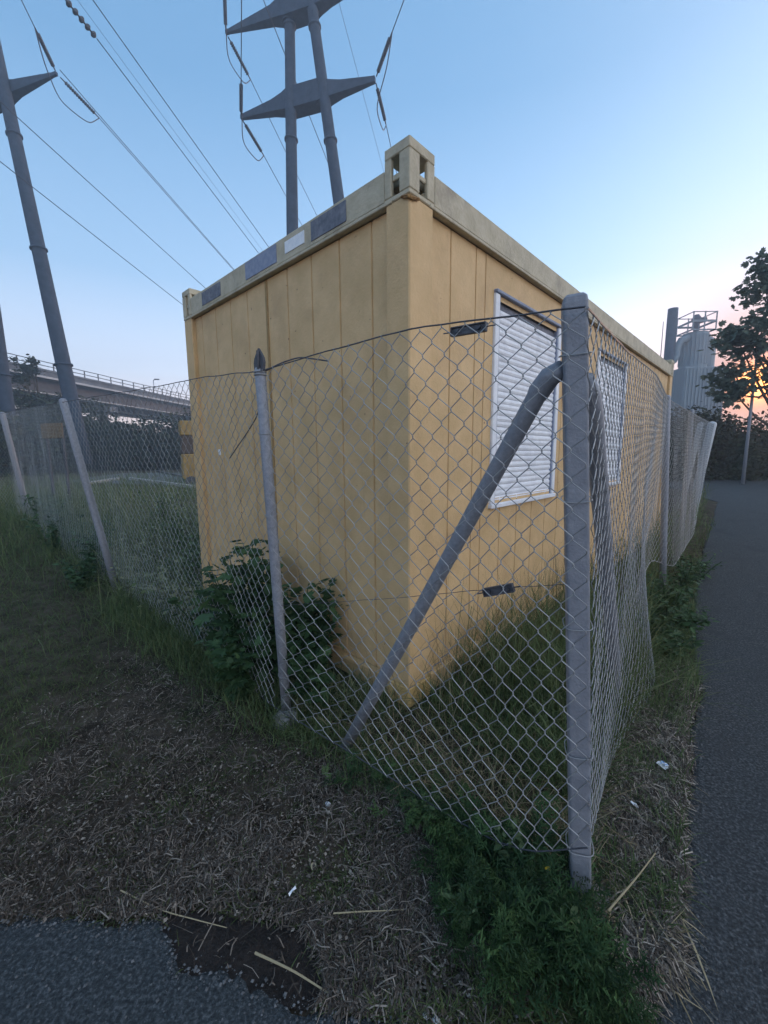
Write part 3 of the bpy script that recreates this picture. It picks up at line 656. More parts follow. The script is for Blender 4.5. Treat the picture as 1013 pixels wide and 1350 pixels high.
post_tube((2.62, 3.75, -.1), (topR[3][0]+.01, 3.68, topR[3][2]+.02), .028, 'post', rf)
post_tube((4.1, 5.6, -.0), (topR[4][0]+.72, 5.6, 1.83), .03, 'post', rf)
# pale double end post
for k, (dx, r) in enumerate(((0, .07), (-.22, .045))):
    post_tube((pE[0]-.20+dx, 7.9, .12), (pE[0]+dx, 7.85, pE[2]+.02), r, 'end_post', rf, m='palebeam')

# ---------------------------------------------------------------- pylons and power lines
def pylon(legs, arms, Y, label):
    base = np.array(legs[0][1]); e_ = empty('power_pylon', tuple(base), label=label, cat='pylon', group=None)
    def putp(mb, name, m, sm=False):
        o = mb.build(name, m, e_, sm); o.location = -Vector(e_.location); return o
    for top, bot, r0, r1 in legs:
        mb = MB(); P = np.linspace(np.array(bot), np.array(top), 10); mb.tube(P, np.linspace(r0, r1, 10), 20)
        for f_ in (.22, .46, .68, .88):
            c = np.array(bot)*(1-f_)+np.array(top)*f_; dd = (np.array(top)-np.array(bot)); dd /= np.linalg.norm(dd); rr_ = r0+(r1-r0)*f_
            mb.tube([c-dd*.05, c+dd*.05], rr_*1.22, 20)
            mb.tube([c+dd*.5+[0, -rr_*.9, 0], c+dd*.5+[0, -rr_*1.25, 0]], .02, 6)
        putp(mb, 'leg', M['pylon'], True)
    for (A, B, hubs, th) in arms:
        A = np.array(A); B = np.array(B); d = B-A; L = np.linalg.norm(d); d /= L; up = np.array([0, 0, 1.]); side = np.cross(d, up); side /= np.linalg.norm(side); up = np.cross(side, d)
        V = []; st_ = [0]+[x for h in hubs for x in (h-.09, h)]+[1]; st_ = sorted(set([0, .03, hubs[0]-.14, hubs[0]-.06, hubs[0], hubs[1], hubs[1]+.06, hubs[1]+.14, .97, 1]))
        for t in st_:
            m_ = min(abs(t-hubs[0]), abs(t-hubs[1])) if not hubs[0] <= t <= hubs[1] else 0
            h = th*(1.0 if m_ == 0 else max(.16, .92-m_*2.6 if m_ < .16 else .50-(m_-.16)*1.25)); w = h*.8
            c = A+d*L*t
            V += [c+side*w*.5+up*h*.5, c-side*w*.5+up*h*.5, c-side*w*.5-up*h*.5, c+side*w*.5-up*h*.5]
        n = len(st_); i = np.arange(n-1)[:, None]*4; j = np.arange(4)[None]; k = (j+1) % 4
        mb = MB(); mb.add(np.array(V), [np.stack([i+j, i+k, i+4+k, i+4+j], -1).reshape(-1, 4), np.array([[0, 1, 2, 3], [4*n-1, 4*n-2, 4*n-3, 4*n-4]])])
        for h in hubs:
            c = A+d*L*h; mb.tube([c-np.array([0, 0, th*.56]), c+np.array([0, 0, th*.56])], th*.33, 20)
        putp(mb, 'crossarm', M['pylon'])
    def string(P0, P1, nd=14, r=.10):
        P0 = np.array(P0); P1 = np.array(P1); mb = MB(); pts = []; rr = []
        for i in range(nd):
            t0 = .12+.76*i/nd
            for f, q in ((0, .035), (.25, r), (.45, r), (.7, .035)): pts.append(P0+(P1-P0)*(t0+.76/nd*f)); rr.append(q)
        pts = [P0]+pts+[P1]; rr = [.03]+rr+[.03]; mb.tube(pts, rr, 10); putp(mb, 'insulator_string', M['darksteel'], True)
    def loop(P):
        mb = MB(); d = np.array(P, float); n = 24; t = np.linspace(0, len(P)-1, n); o = np.stack([np.interp(t, range(len(P)), d[:, k]) for k in range(3)], -1)
        for _ in range(3): o[1:-1] = .25*o[:-2]+.5*o[1:-1]+.25*o[2:]
        mb.tube(o, .026, 6); putp(mb, 'jumper_cable', M['cable'])
    return e_, string, loop
YP = 26.0
DOUT = np.array([math.sin(math.radians(13.2)), math.cos(math.radians(13.2)), -.145])    # lines leaving towards the far side
DIN = np.array([math.sin(math.radians(-19)), math.cos(math.radians(-19)), .0])          # lines arriving over the camera side
wires = 0
def cline(P0, D, L, label, sag=2.5, r=.022):
    P0 = np.array(P0, float); t = np.linspace(0, 1, 40); P = P0+D*L*t[:, None]; P[:, 2] -= sag*4*t*(1-t)
    mb = MB(); mb.tube(P-P0, r, 6); o = mb.build('power_cable', M['cable']); o.location = P0
    tag(o, label, 'cable', 'power cables strung from the pylons'); return o
def on_line(P0, px, py, D):       # nothing clever: point on the depth plane of P0 shifted along D until it crosses pixel row py
    P0 = np.array(P0); lo, hi = -12., 12.
    best = min(np.linspace(-9, 9, 721), key=lambda s: abs(projy(P0+D*s)[1]-py)+abs(projy(P0+D*s)[0]-px)); return P0+D*best
def projy(P):
    X = np.array(P)-np.array([0, 0, CH]); c, s = math.cos(PITCH), math.sin(PITCH)
    d = X[1]*c-X[2]*s; u = X[1]*s+X[2]*c; r = X[0]; cr_, sr_ = math.cos(ROLL), math.sin(ROLL); r, u = r*cr_-u*sr_, r*sr_+u*cr_
    return (506.5+FPX*r/d, 675-FPX*u/d)
# right pylon
AD = np.array([.955, -.29, 0])
def arm_ends(xl, yl, xr, Yl):
    a = at(xl, yl, Yl); best = min(np.linspace(4, 13, 900), key=lambda s: abs(projy(a+AD*s)[0]-xr)); return a, a+AD*best
A1, B1 = arm_ends(318, 155, 495, YP+1.2)
A0, B0 = arm_ends(298, 43, 455, YP+1.2)
L1b = at(390, 628, YP); L1t = at(381, -60, YP+.0); L2b = at(497, 628, YP-.4); L2t = at(402, -60, YP-.6)
def hubsfor(A, B, xs):
    out = []
    for x in xs: out.append(min(np.linspace(0, 1, 800), key=lambda t: abs(projy(A+(B-A)*t)[0]-x)))
    return out
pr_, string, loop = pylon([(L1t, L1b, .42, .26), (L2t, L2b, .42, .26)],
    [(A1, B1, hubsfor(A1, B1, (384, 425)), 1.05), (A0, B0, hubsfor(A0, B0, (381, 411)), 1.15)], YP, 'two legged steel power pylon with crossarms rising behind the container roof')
def deadend(tip, tag_txt, ln=2.6, Lo=240, incoming=True, far=True, sag=5.0):
    tip = np.array(tip)
    if far:
        e1 = tip+DOUT*ln; string(tip+DOUT*.2, e1); cline(e1, DOUT, Lo, 'high voltage cable running away from the '+tag_txt, sag)
    if incoming:
        e2 = tip-DIN*ln+np.array([0, 0, .02]); string(tip-DIN*.2, e2); cline(e2, -DIN, 45, 'high voltage cable coming overhead to the '+tag_txt, .3)
    if far and incoming:
        loop([tip-DIN*ln, tip-DIN*ln*.7+np.array([0, 0, -.9]), tip+np.array([0, 0, -1.35]), tip+DOUT*ln*.7+np.array([0, 0, -1.0]), tip+DOUT*ln])
deadend(A1, 'lower left arm tip of the container pylon')
deadend(B1, 'lower right arm tip of the container pylon', far=True)
deadend(A0, 'upper left arm tip of the container pylon')
deadend(B0, 'upper right arm tip of the container pylon', far=False)
# left pylon
A2 = at(75, 97, YP); Lc = at(2, 97, YP); ADl = np.array([.955, -.29, 0])
tipR = A2; tipL = A2-ADl*9.0
LA_t = at(-32, -60, YP+.6); LA_b = at(112, 612, YP+.6); LB_b = at(22, 628, YP+2.0); LB_t = at(-75, -60, YP+2)
hb = hubsfor(tipL, tipR, (-38, 3))
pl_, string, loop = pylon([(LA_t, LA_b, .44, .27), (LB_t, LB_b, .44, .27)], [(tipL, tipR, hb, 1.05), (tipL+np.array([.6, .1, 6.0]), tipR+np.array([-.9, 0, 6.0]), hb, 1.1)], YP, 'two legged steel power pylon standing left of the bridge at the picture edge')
deadend(tipR, 'right arm tip of the left edge pylon')
deadend(tipL, 'left arm tip of the left edge pylon', incoming=False, far=False)
# further lines crossing the sky, hung parallel to the others at their own heights
for (x, y, Yd, txt, D, ln, sg, bk) in ((128, 51, 22, 'thick cable with insulator crossing the sky between the two pylons', DOUT, 260, 5, 1), (155, 20, 22, 'upper cable crossing the sky just left of the right pylon', DOUT, 260, 5, 0), (130, 18, 30, 'faint thin cable crossing the sky between the two pylons', DOUT, 300, 6, 0),
        (16, 130, 24, 'cable below the left pylon crossarm ending at the container roof corner', DOUT, 260, 4, 0), (79, 92, 26.5, 'second parallel cable leaving the left pylon arm tip', DOUT, 260, 5.8, 2),
        (4, 198, 24, 'lowest cable at the left edge passing above the bridge', DOUT, 260, 4, 0), (357, 213, 27, 'second cable passing behind the right pylon legs', DOUT, 260, 5, 0)):
    P0 = at(x, y, Yd)
    if 'second cable' in txt: P0 = at(380, 60, 26)
    back = P0-D*9; back[2] = P0[2]+1.0
    if bk == 1:
        mb = MB(); q = P0-DOUT*2.6; pts = []; rr = []
        for i in range(9):
            for f, qq in ((0, .035), (.3, .13), (.5, .13), (.8, .035)): pts.append(q+(P0-q)*(i+f)/9); rr.append(qq)
        mb.tube(np.array(pts)-q, rr, 10); o = mb.build('insulator_string', M['darksteel'], None, True); o.location = q; tag(o, 'long dark insulator string hanging in the cable near the top edge', 'insulator')
        cline(q, -DIN, 45, 'cable arriving at the insulator near the top edge', .3)
    cline(P0 if bk else P0-D*12, D, ln, txt, sg, .012 if 'faint' in txt else .022)
cline(at(441, -20, 30), DOUT*np.array([1, 1, 1]), 260, 'thin cable right of the pylon dropping behind the container corner', 3, .014)

# ---------------------------------------------------------------- bridge
YB = 42.0
r0 = at(8, 465, YB); bd = np.array([.135, .99, 0]); bd /= np.linalg.norm(bd); bn = np.array([-bd[1], bd[0], 0])   # bn points left
z0 = r0[2]
br = empty('road_bridge', (r0[0], r0[1], 0), label='grey concrete road bridge with railing crossing behind the pylon on the left', cat='bridge')
Rb = np.stack([bd, bn, [0, 0, 1]], 1)
def bpart(name, m, s0, s1, n0, n1, za, zb, bev=.0):
    mb = MB(); c = bd*(s0+s1)/2+bn*(n0+n1)/2+np.array([0, 0, (za+zb)/2]); mb.box(c, (s1-s0, n1-n0, zb-za), Rb, bev); return mb.build(name, m, br)
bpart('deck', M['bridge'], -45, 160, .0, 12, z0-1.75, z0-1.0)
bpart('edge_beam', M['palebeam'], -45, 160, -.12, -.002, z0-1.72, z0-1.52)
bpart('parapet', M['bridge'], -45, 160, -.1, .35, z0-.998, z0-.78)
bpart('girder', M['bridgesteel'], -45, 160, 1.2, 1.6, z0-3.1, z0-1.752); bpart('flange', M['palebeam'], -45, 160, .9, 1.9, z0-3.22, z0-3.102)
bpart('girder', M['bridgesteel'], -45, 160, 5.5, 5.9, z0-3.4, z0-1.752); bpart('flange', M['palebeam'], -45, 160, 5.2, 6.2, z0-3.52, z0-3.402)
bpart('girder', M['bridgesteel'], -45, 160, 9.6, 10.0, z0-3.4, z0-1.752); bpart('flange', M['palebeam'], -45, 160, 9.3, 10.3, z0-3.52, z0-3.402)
mb = MB(); 
for dz in (0, -.42): mb.box(bd*57+np.array([0, 0, z0+dz]), (205, .07, .07), Rb)
for k in range(103): mb.box(bd*(-45+k*2.0)+np.array([0, 0, z0-.42]), (.09, .09, .80), Rb)
mb.build('railing', M['bridgesteel'], br)
for s in (-14, 14, 42, 70):
    for nn in (2.4, 8.6):
        mb = MB(); c = bd*s+bn*nn; mb.tube([c+np.array([0, 0, -.5]), c+np.array([0, 0, z0-4.2])], .55, 16); mb.build('pier', M['bridge'], br, True)
    bpart('pier_cap', M['bridge'], s-.7, s+.7, .8, 11, z0-4.25, z0-3.53)
for k, s in enumerate((22, 33, 46)):
    b_ = r0+bd*s+bn*.6; e_ = empty('bridge_lamp', (b_[0], b_[1], z0-.9), label=('nearest', 'middle', 'farthest')[k]+' of three small street lamps on the bridge deck', cat='street lamp', group='street lamps on the bridge')
    mb = MB(); mb.tube([(0, 0, 0), (0, 0, 1.9), (.1, -.1, 2.1), (.5, -.3, 2.15)], .05, 6); mb.build('pole', M['pylon'], e_)
    mb = MB(); mb.box((.75, -.42, 2.13), (.7, .28, .16), None, .04); mb.build('lamp_head', M['pylon'], e_)

# ---------------------------------------------------------------- foliage builders
def rand_rot(n, tilt=1.2, r=rng):
    a = r.random(n)*2*np.pi; b = (r.random(n)-.5)*2*tilt; c = r.random(n)*2*np.pi
    ca, sa, cb, sb, cc, sc = np.cos(a), np.sin(a), np.cos(b), np.sin(b), np.cos(c), np.sin(c); z = np.zeros(n); o = np.ones(n)
    Rz = np.stack([ca, -sa, z, sa, ca, z, z, z, o], 1).reshape(-1, 3, 3); Rx = np.stack([o, z, z, z, cb, -sb, z, sb, cb], 1).reshape(-1, 3, 3)
    Rz2 = np.stack([cc, -sc, z, sc, cc, z, z, z, o], 1).reshape(-1, 3, 3)
    return Rz@Rx@Rz2
LEAF_V = np.array([(0, 0, 0), (.22, .3, .05), (.26, .62, .03), (0, 1, -.08), (-.26, .62, .03), (-.22, .3, .05), (0, .5, -.02)])
LEAF_F = [np.array([(0, 1, 6), (1, 2, 6), (2, 3, 6), (3, 4, 6), (4, 5, 6), (5, 0, 6)])]
LOBE_V = np.array([(0, 0, 0), (.30, .05, .03), (.50, .30, .0), (.30, .38, .05), (.52, .66, -.02), (.26, .66, .04), (.16, 1.0, -.06), (0, .86, 0), (-.16, 1.0, -.06), (-.26, .66, .04), (-.52, .66, -.02), (-.30, .38, .05), (-.50, .30, 0), (-.30, .05, .03), (0, .5, -.04)])
LOBE_F = [np.array([(i, i+1, 14) for i in range(13)]+[(13, 0, 14)])]
def tree(name, base, h, crown, nleaf, lsize, label, mt='tleaf', seed=1, trunk_r=.16, cat='tree', group=None, limbs=14, clump=.55, shape=LOBE_V, shf=LOBE_F):
    """crown: list of (dx,dy,dz,rx,ry,rz) ellipsoids relative to base; leaves gather in clumps at limb ends"""
    r = np.random.default_rng(seed); e_ = empty(name, base, label=label, cat=cat, group=group)
    mb = MB(); top = np.array([0, 0, h*.72]); P = np.linspace([0, 0, -.1], top, 8); P[1:, 0] += np.cumsum((r.random(7)-.5)*.12*h/8); P[1:, 1] += np.cumsum((r.random(7)-.5)*.12*h/8)
    mb.tube(P, np.linspace(trunk_r, trunk_r*.3, 8), 12)
    cl = []
    for i in range(limbs):
        c = crown[r.integers(len(crown))]; v = r.normal(size=3); v /= np.linalg.norm(v); q = np.array(c[:3])+v*np.array(c[3:])*(.45+.5*r.random())
        cl.append(q); s = P[min(7, 2+r.integers(6))]; mid = (s+q)/2+np.array([0, 0, -.05*h*r.random()])
        mb.tube([s, mid, q], [trunk_r*.4, trunk_r*.22, trunk_r*.06], 6)
    mb.build('trunk', M['bark'], e_, True)
    for i in range(limbs*4):
        c = crown[r.integers(len(crown))]; v = r.normal(size=3); v /= np.linalg.norm(v); cl.append(np.array(c[:3])+v*np.array(c[3:])*(.25+.8*r.random()**.6))
    cl = np.array(cl); k = r.integers(len(cl), size=nleaf); sg = (np.mean([c[3] for c in crown]))*clump*(.25+.35*r.random(len(cl)))
    pos = cl[k]+r.normal(size=(nleaf, 3))*sg[k][:, None]*np.array([1, 1, .7])
    mb = MB(); mb.inst(shape, shf, pos, rand_rot(nleaf, 1.3, r), lsize*(.6+.8*r.random(nleaf)), np.clip(.25+.4*((k*37) % 11)/11+.35*r.random(nleaf), 0, 1)); mb.build('crown', M[mt], e_)
    return e_
QUADL = np.array([(0, 0, 0), (.35, .5, .06), (0, 1, -.04), (-.35, .5, .06)]); QUADF = [np.array([(0, 1, 2, 3)])]
def bushmass(name, ctrs, radii, n, ls, label, cat='bush', mt='bush', seed=3, group=None, kind=None):
    r = np.random.default_rng(seed); c0 = np.array(ctrs[0], float); b0 = np.array([c0[0], c0[1], float(gz(c0[0], c0[1]))])
    ctrs = np.array(ctrs, float); radii = np.array(radii, float); k = r.integers(len(ctrs), size=n); v = r.normal(size=(n, 3)); v /= np.linalg.norm(v, axis=1)[:, None]
    rr = .55+.5*r.random(n)**.5; lump = fbm(v[:, 0]*3+k*5+20, v[:, 2]*3+v[:, 1]*2+20, seed)
    pos = ctrs[k]+v*radii[k]*(rr*(.72+.6*lump))[:, None]; ok = pos[:, 2] > b0[2]-.05; pos = pos[ok]; n = len(pos)
    mb = MB(); mb.inst(QUADL, QUADF, pos-b0, rand_rot(n, 1.4, r), ls*(.6+.9*r.random(n)))
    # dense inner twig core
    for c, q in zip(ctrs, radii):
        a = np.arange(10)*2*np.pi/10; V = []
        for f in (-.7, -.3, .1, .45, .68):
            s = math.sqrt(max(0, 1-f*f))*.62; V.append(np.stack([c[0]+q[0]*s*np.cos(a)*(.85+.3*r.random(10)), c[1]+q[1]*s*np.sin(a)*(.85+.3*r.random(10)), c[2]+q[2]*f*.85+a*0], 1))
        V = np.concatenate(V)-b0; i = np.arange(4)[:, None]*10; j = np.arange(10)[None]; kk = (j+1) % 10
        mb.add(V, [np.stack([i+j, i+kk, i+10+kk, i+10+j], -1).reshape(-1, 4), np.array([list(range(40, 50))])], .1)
    o = mb.build(name, M[mt]); o.location = b0; return tag(o, label, cat, group, kind)

# right side: hedge, big tree, small silhouettes, lamp post, silo
HY = 15.2
hc, hr = [], []
for k, px in enumerate((900, 950, 1005, 1070, 1150, 1250)):
    p = at(px, 600, HY+.6*(k % 2)); hc.append((p[0], p[1]+1.2, 1.0)); hr.append((1.5, 1.3, 1.9+.25*math.sin(k*2.2)))
bushmass('hedge', hc, hr, 26000, .13, 'dark dense hedge at the far end of the path behind the lamp post', 'hedge', seed=5)
tb = at(1056, 440, 13.5)
tree('broadleaf_tree', (tb[0], tb[1], .2), 8.2, [(-1.0, 0, 4.0, 1.1, 1.0, 1.0), (-.6, .2, 5.4, 1.1, 1.1, 1.0), (.5, 0, 7.0, 1.3, 1.3, 1.2), (1.4, 0, 5.0, 1.6, 1.4, 1.8), (.9, 0, 3.2, 1.0, 1.2, 1.0), (-1.7, 0, 4.6, .7, .7, .8), (-1.9, .1, 3.3, .5, .5, .6), (-.9, 0, 6.4, .8, .8, .8)], 4600, .17, 'leafy tree at the right edge with the sunset glowing through its leaves', seed=11, limbs=34, clump=.40)
for k, (px, py, Y, s, lb) in enumerate(((905, 545, 30, 2.4, 'small bushy tree at the foot of the silo tower'), (935, 555, 24, 1.6, 'low dark tree between the silo tower and the hedge'))):
    p = at(px, py+30, Y); tree('bushy_tree', (p[0], p[1], .2), p[2]+s, [(0, 0, p[2], s, s, s*.8), (s*.5, 0, p[2]-s*.5, s, s, s*.7)], 4200, .26, lb, mt='bush', seed=20+k, limbs=8, shape=LEAF_V, shf=LEAF_F)
lp = at(979, 641, 13.7); e_ = empty('street_lamp', (lp[0], lp[1], .2), label='slim pale lamp post in front of the dark hedge', cat='street lamp')
mb = MB(); mb.tube([(0, 0, -.1), (0, 0, 1.9), (0, 0, 4.1)], [.055, .045, .035], 12); mb.build('pole', M['galv'], e_, True)
mb = MB(); mb.tube([(0, 0, 4.1), (0, 0, 4.16), (0, 0, 4.3), (0, 0, 4.35)], [.05, .13, .10, .02], 12); mb.build('lamp_head', M['galv'], e_, True)
# silo tower
YS = 46.0
sc_ = at(915, 470, YS); sl_ = empty('silo_tower', (sc_[0], sc_[1], 0), label='pale blue industrial silo tower with railed top platform and side duct', cat='silo')
def sput(mb, name, m='silo', sm=False): o = mb.build(name, M[m], sl_, sm); o.location = -Vector(sl_.location); return o
ztop = at(915, 440, YS)[2]; zmid = at(915, 486, YS)[2]; cx = at(915, 462, YS)[0]; rS = (at(931, 480, YS)[0]-at(900, 480, YS)[0])/2
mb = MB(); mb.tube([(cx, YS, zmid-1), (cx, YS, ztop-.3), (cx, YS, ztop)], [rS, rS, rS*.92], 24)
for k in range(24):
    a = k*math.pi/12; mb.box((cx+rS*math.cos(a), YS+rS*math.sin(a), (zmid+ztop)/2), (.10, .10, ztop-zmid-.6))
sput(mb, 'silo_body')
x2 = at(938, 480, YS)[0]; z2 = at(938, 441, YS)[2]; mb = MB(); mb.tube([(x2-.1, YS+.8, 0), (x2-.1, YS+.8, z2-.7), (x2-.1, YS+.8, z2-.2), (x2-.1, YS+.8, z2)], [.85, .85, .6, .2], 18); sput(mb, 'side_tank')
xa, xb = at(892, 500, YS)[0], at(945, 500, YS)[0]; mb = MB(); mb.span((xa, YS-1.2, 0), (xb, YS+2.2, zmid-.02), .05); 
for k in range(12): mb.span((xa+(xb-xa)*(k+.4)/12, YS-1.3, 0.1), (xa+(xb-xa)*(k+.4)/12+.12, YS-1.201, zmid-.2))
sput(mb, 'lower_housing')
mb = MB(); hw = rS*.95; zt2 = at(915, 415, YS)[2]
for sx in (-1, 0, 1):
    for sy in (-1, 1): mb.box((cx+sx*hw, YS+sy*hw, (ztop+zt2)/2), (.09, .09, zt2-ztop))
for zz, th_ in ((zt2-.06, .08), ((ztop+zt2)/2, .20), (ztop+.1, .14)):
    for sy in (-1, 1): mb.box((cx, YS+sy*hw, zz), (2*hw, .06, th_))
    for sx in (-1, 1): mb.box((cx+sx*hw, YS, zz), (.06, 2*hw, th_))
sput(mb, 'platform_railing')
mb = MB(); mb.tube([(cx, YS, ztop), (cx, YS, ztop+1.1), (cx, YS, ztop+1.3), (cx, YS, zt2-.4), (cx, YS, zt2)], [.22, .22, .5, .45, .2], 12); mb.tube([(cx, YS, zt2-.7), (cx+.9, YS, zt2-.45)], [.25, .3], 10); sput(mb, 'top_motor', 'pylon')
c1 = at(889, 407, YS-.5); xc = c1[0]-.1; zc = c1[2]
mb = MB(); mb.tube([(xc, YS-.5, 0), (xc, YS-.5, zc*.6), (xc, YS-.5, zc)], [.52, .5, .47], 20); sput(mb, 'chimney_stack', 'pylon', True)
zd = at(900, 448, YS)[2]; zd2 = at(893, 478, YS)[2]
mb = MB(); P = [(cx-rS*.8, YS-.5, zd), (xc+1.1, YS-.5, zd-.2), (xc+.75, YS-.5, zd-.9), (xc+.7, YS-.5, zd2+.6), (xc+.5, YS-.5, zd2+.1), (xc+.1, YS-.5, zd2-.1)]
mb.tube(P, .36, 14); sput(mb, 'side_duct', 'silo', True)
ap = at(872, 460, 30); mb = MB(); mb.tube([(0, 0, 0), (0, 0, at(872, 424, 30)[2])], [.04, .02], 6); o = mb.build('antenna_mast', M['pylon']); o.location = (ap[0], 30, 0); tag(o, 'thin antenna mast seen over the container roof left of the silo', 'mast')
# left background: bushes under the bridge, treetops, yellow machine, planks
bl = []
for k, (px, py, Y, rx, rz) in enumerate(((160, 575, 34, 4, 2.6), (205, 570, 36, 4.2, 3.4), (245, 565, 38, 5, 3.9), (300, 570, 38, 5, 3.9))):
    p = at(px, py, Y); bl.append(((p[0], Y, 1.2), (rx, 2.2, rz)))
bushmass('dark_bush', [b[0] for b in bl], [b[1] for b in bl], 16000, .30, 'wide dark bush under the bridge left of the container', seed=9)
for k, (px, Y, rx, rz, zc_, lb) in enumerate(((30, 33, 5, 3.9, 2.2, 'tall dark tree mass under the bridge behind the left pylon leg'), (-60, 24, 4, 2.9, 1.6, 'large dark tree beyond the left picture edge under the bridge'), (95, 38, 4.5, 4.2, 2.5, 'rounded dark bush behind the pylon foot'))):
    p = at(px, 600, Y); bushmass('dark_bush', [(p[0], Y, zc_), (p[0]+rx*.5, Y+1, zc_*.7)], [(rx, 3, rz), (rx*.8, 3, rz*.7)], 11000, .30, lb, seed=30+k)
for k, (px, py, Y) in enumerate(((20, 478, 47), (42, 470, 47), (32, 482, 46))):
    p = at(px, py, Y-10); tree('slender_tree', (p[0], Y-10, .2), p[2]+.6, [(0, 0, p[2]-1.0, .22, .22, 1.2), (0, 0, p[2]-4.4, 1.3, 1.1, 1.8)], 800, .24, ('leftmost thin tree top reaching above the bridge railing', 'tallest thin tree top with a pointed tip above the bridge railing', 'lowest of the three thin trees in front of the bridge railing')[k], mt='bush', seed=40+k, trunk_r=.12, limbs=7, shape=LEAF_V, shf=LEAF_F, group='thin trees before the bridge')
# far wooded skyline
wc, wr = [], []
for k in range(34):
    a = math.radians(-75+k*4.4); d = 95+12*math.sin(k*1.7); wc.append((d*math.sin(a), d*math.cos(a), .5)); wr.append((7, 4, 3.6+1.2*math.sin(k*2.9)))
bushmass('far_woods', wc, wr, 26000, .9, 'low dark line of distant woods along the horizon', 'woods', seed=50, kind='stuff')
p = at(252, 585, 15.5); e_ = empty('yellow_machine', (p[0], 15.5, .2), .5, label='small yellow machine with dull red side standing behind the container corner', cat='machine')
zt_ = at(245, 556, 15.5)[2]-.2
mb = MB(); mb.span((-.35, -.5, .25), (.9, .6, zt_*.5), .04); mb.build('body', M['yellowfar'], e_)
mb = MB(); mb.span((-.34, -.48, zt_*.5+.002), (.88, .58, zt_*.78), .02); mb.build('side_panel', M['rustred'], e_)
mb = MB(); mb.span((-.36, -.52, zt_*.78+.002), (.92, .62, zt_), .03); mb.build('cover', M['yellowfar'], e_)
for sx in (-.1, .65):
    mb = MB(); mb.tube([(sx, -.56, .18), (sx, -.44, .18)], .2, 14); mb.build('wheel', M['darksteel'], e_)
p = at(70, 566, 9.5); e_ = empty('barrier_board', (p[0], 9.5, .15), -.3, label='faded orange board standing in the weeds behind the left fence', cat='board')
za, zb = at(70, 578, 9.5)[2]-.15, at(70, 558, 9.5)[2]-.15
mb = MB(); mb.span((-.36, -.02, za), (.30, .02, zb), .01); mb.build('board', M['dullorange'], e_)
for sx in (-.28, .22): mb = MB(); mb.span((sx-.03, .021, 0), (sx+.03, .06, zb-.02), .004); mb.build('leg', M['darksteel'], e_)
for k, (xa_, ya_, xb_, yb_, Y0_, Y1_, lb) in enumerate(((172, 633, 256, 645, 10.6, 9.3, 'long pale plank lying in the weeds left of the container'), (116, 640, 156, 633, 10.6, 11.2, 'short pale plank lying behind the leaning fence post'), (205, 622, 258, 634, 14, 12, 'dark plank lying on the gravel behind the long pale plank'))):
    a_, b_ = gproj(np.array([xa_, xb_], float), np.array([ya_, yb_], float)); a_[2] += .08; b_[2] += .08; mb = MB(); d = b_-a_; ln = np.linalg.norm(d); d /= ln; n_ = np.cross([0, 0, 1], d); n_ /= np.linalg.norm(n_); R = np.stack([d, n_, np.cross(d, n_)], 1)
    mb.box((0, 0, 0), (ln, .16, .10), R, .006); o = mb.build('plank', M['plank' if k < 2 else 'darksteel']); o.location = (a_+b_)/2; tag(o, lb, 'plank')

# ---------------------------------------------------------------- grass and litter
def blades(mb, base, az, lean, ln, wd, curl, rnd):
    n = len(base); d = np.stack([np.cos(az), np.sin(az), np.zeros(n)], 1); sd = np.stack([-np.sin(az), np.cos(az), np.zeros(n)], 1); up = np.array([0, 0, 1.])
    tw = rng.random(n)*np.pi; sdx = sd*np.cos(tw)[:, None]+d*np.sin(tw)[:, None]*.6
    V = np.zeros((n, 7, 3)); k = 0
    for t, w in ((0, .8), (.4, 1), (.75, .7)):
        a = lean+curl*t; c = base+(d*np.sin(a)[:, None]+up*np.cos(a)[:, None])*(ln*t)[:, None]
        V[:, k] = c-sdx*(wd*w/2)[:, None]; V[:, k+1] = c+sdx*(wd*w/2)[:, None]; k += 2
    a = lean+curl; V[:, 6] = base+(d*np.sin(a)[:, None]+up*np.cos(a)[:, None])*ln[:, None]
    mb.inst_raw(V, [np.array([(0, 1, 3, 2), (2, 3, 5, 4)]), np.array([(4, 5, 6)])], rnd)
def inst_raw(s, V, tf, rnd):
    k, nt, _ = V.shape; s.v.append(V.reshape(-1, 3))
    for F in tf:
        s.f.append(((np.arange(k)*nt)[:, None, None]+F[None]).reshape(-1, F.shape[1])+s.n); s.r.append(np.repeat(rnd, len(F)))
    s.n += k*nt
MB.inst_raw = inst_raw
def litter(mb, base, az, ln, wd, rise, rnd):
    n = len(base); d = np.stack([np.cos(az), np.sin(az), np.zeros(n)], 1); sd = np.stack([-np.sin(az), np.cos(az), np.zeros(n)], 1)
    bend = (rng.random(n)-.5)*.7; V = np.zeros((n, 6, 3))
    for k, (t, zf) in enumerate(((-.5, 0), (0, 1), (.5, .2))):
        c = base+d*(ln*t)[:, None]+sd*(ln*bend*(abs(t)*2-.5)*.5)[:, None]; c[:, 2] += rise*zf+ln*t*(rng.random(n)*.25)
        V[:, 2*k] = c-sd*(wd/2)[:, None]; V[:, 2*k+1] = c+sd*(wd/2)[:, None]+np.array([0, 0, .001])
    mb.inst_raw(V, [np.array([(0, 1, 3, 2), (2, 3, 5, 4)])], rnd)
def sample(n, poly, x0, x1, y0, y1):
    px = rng.random(n)*(x1-x0)+x0; py = rng.random(n)*(y1-y0)+y0; ok = inpoly(px, py, poly); return px[ok], py[ok]
def container_uv(P):
    X = P[:, 0]-C0[0]; Y = P[:, 1]-C0[1]; c, s = math.cos(YAW), math.sin(YAW); return X*c+Y*s, -X*s+Y*c
def outside_container(P, m=.0):
    u, v = container_uv(P); return ~((u > -m) & (u < CL+m) & (v > -m) & (v < CW+m))
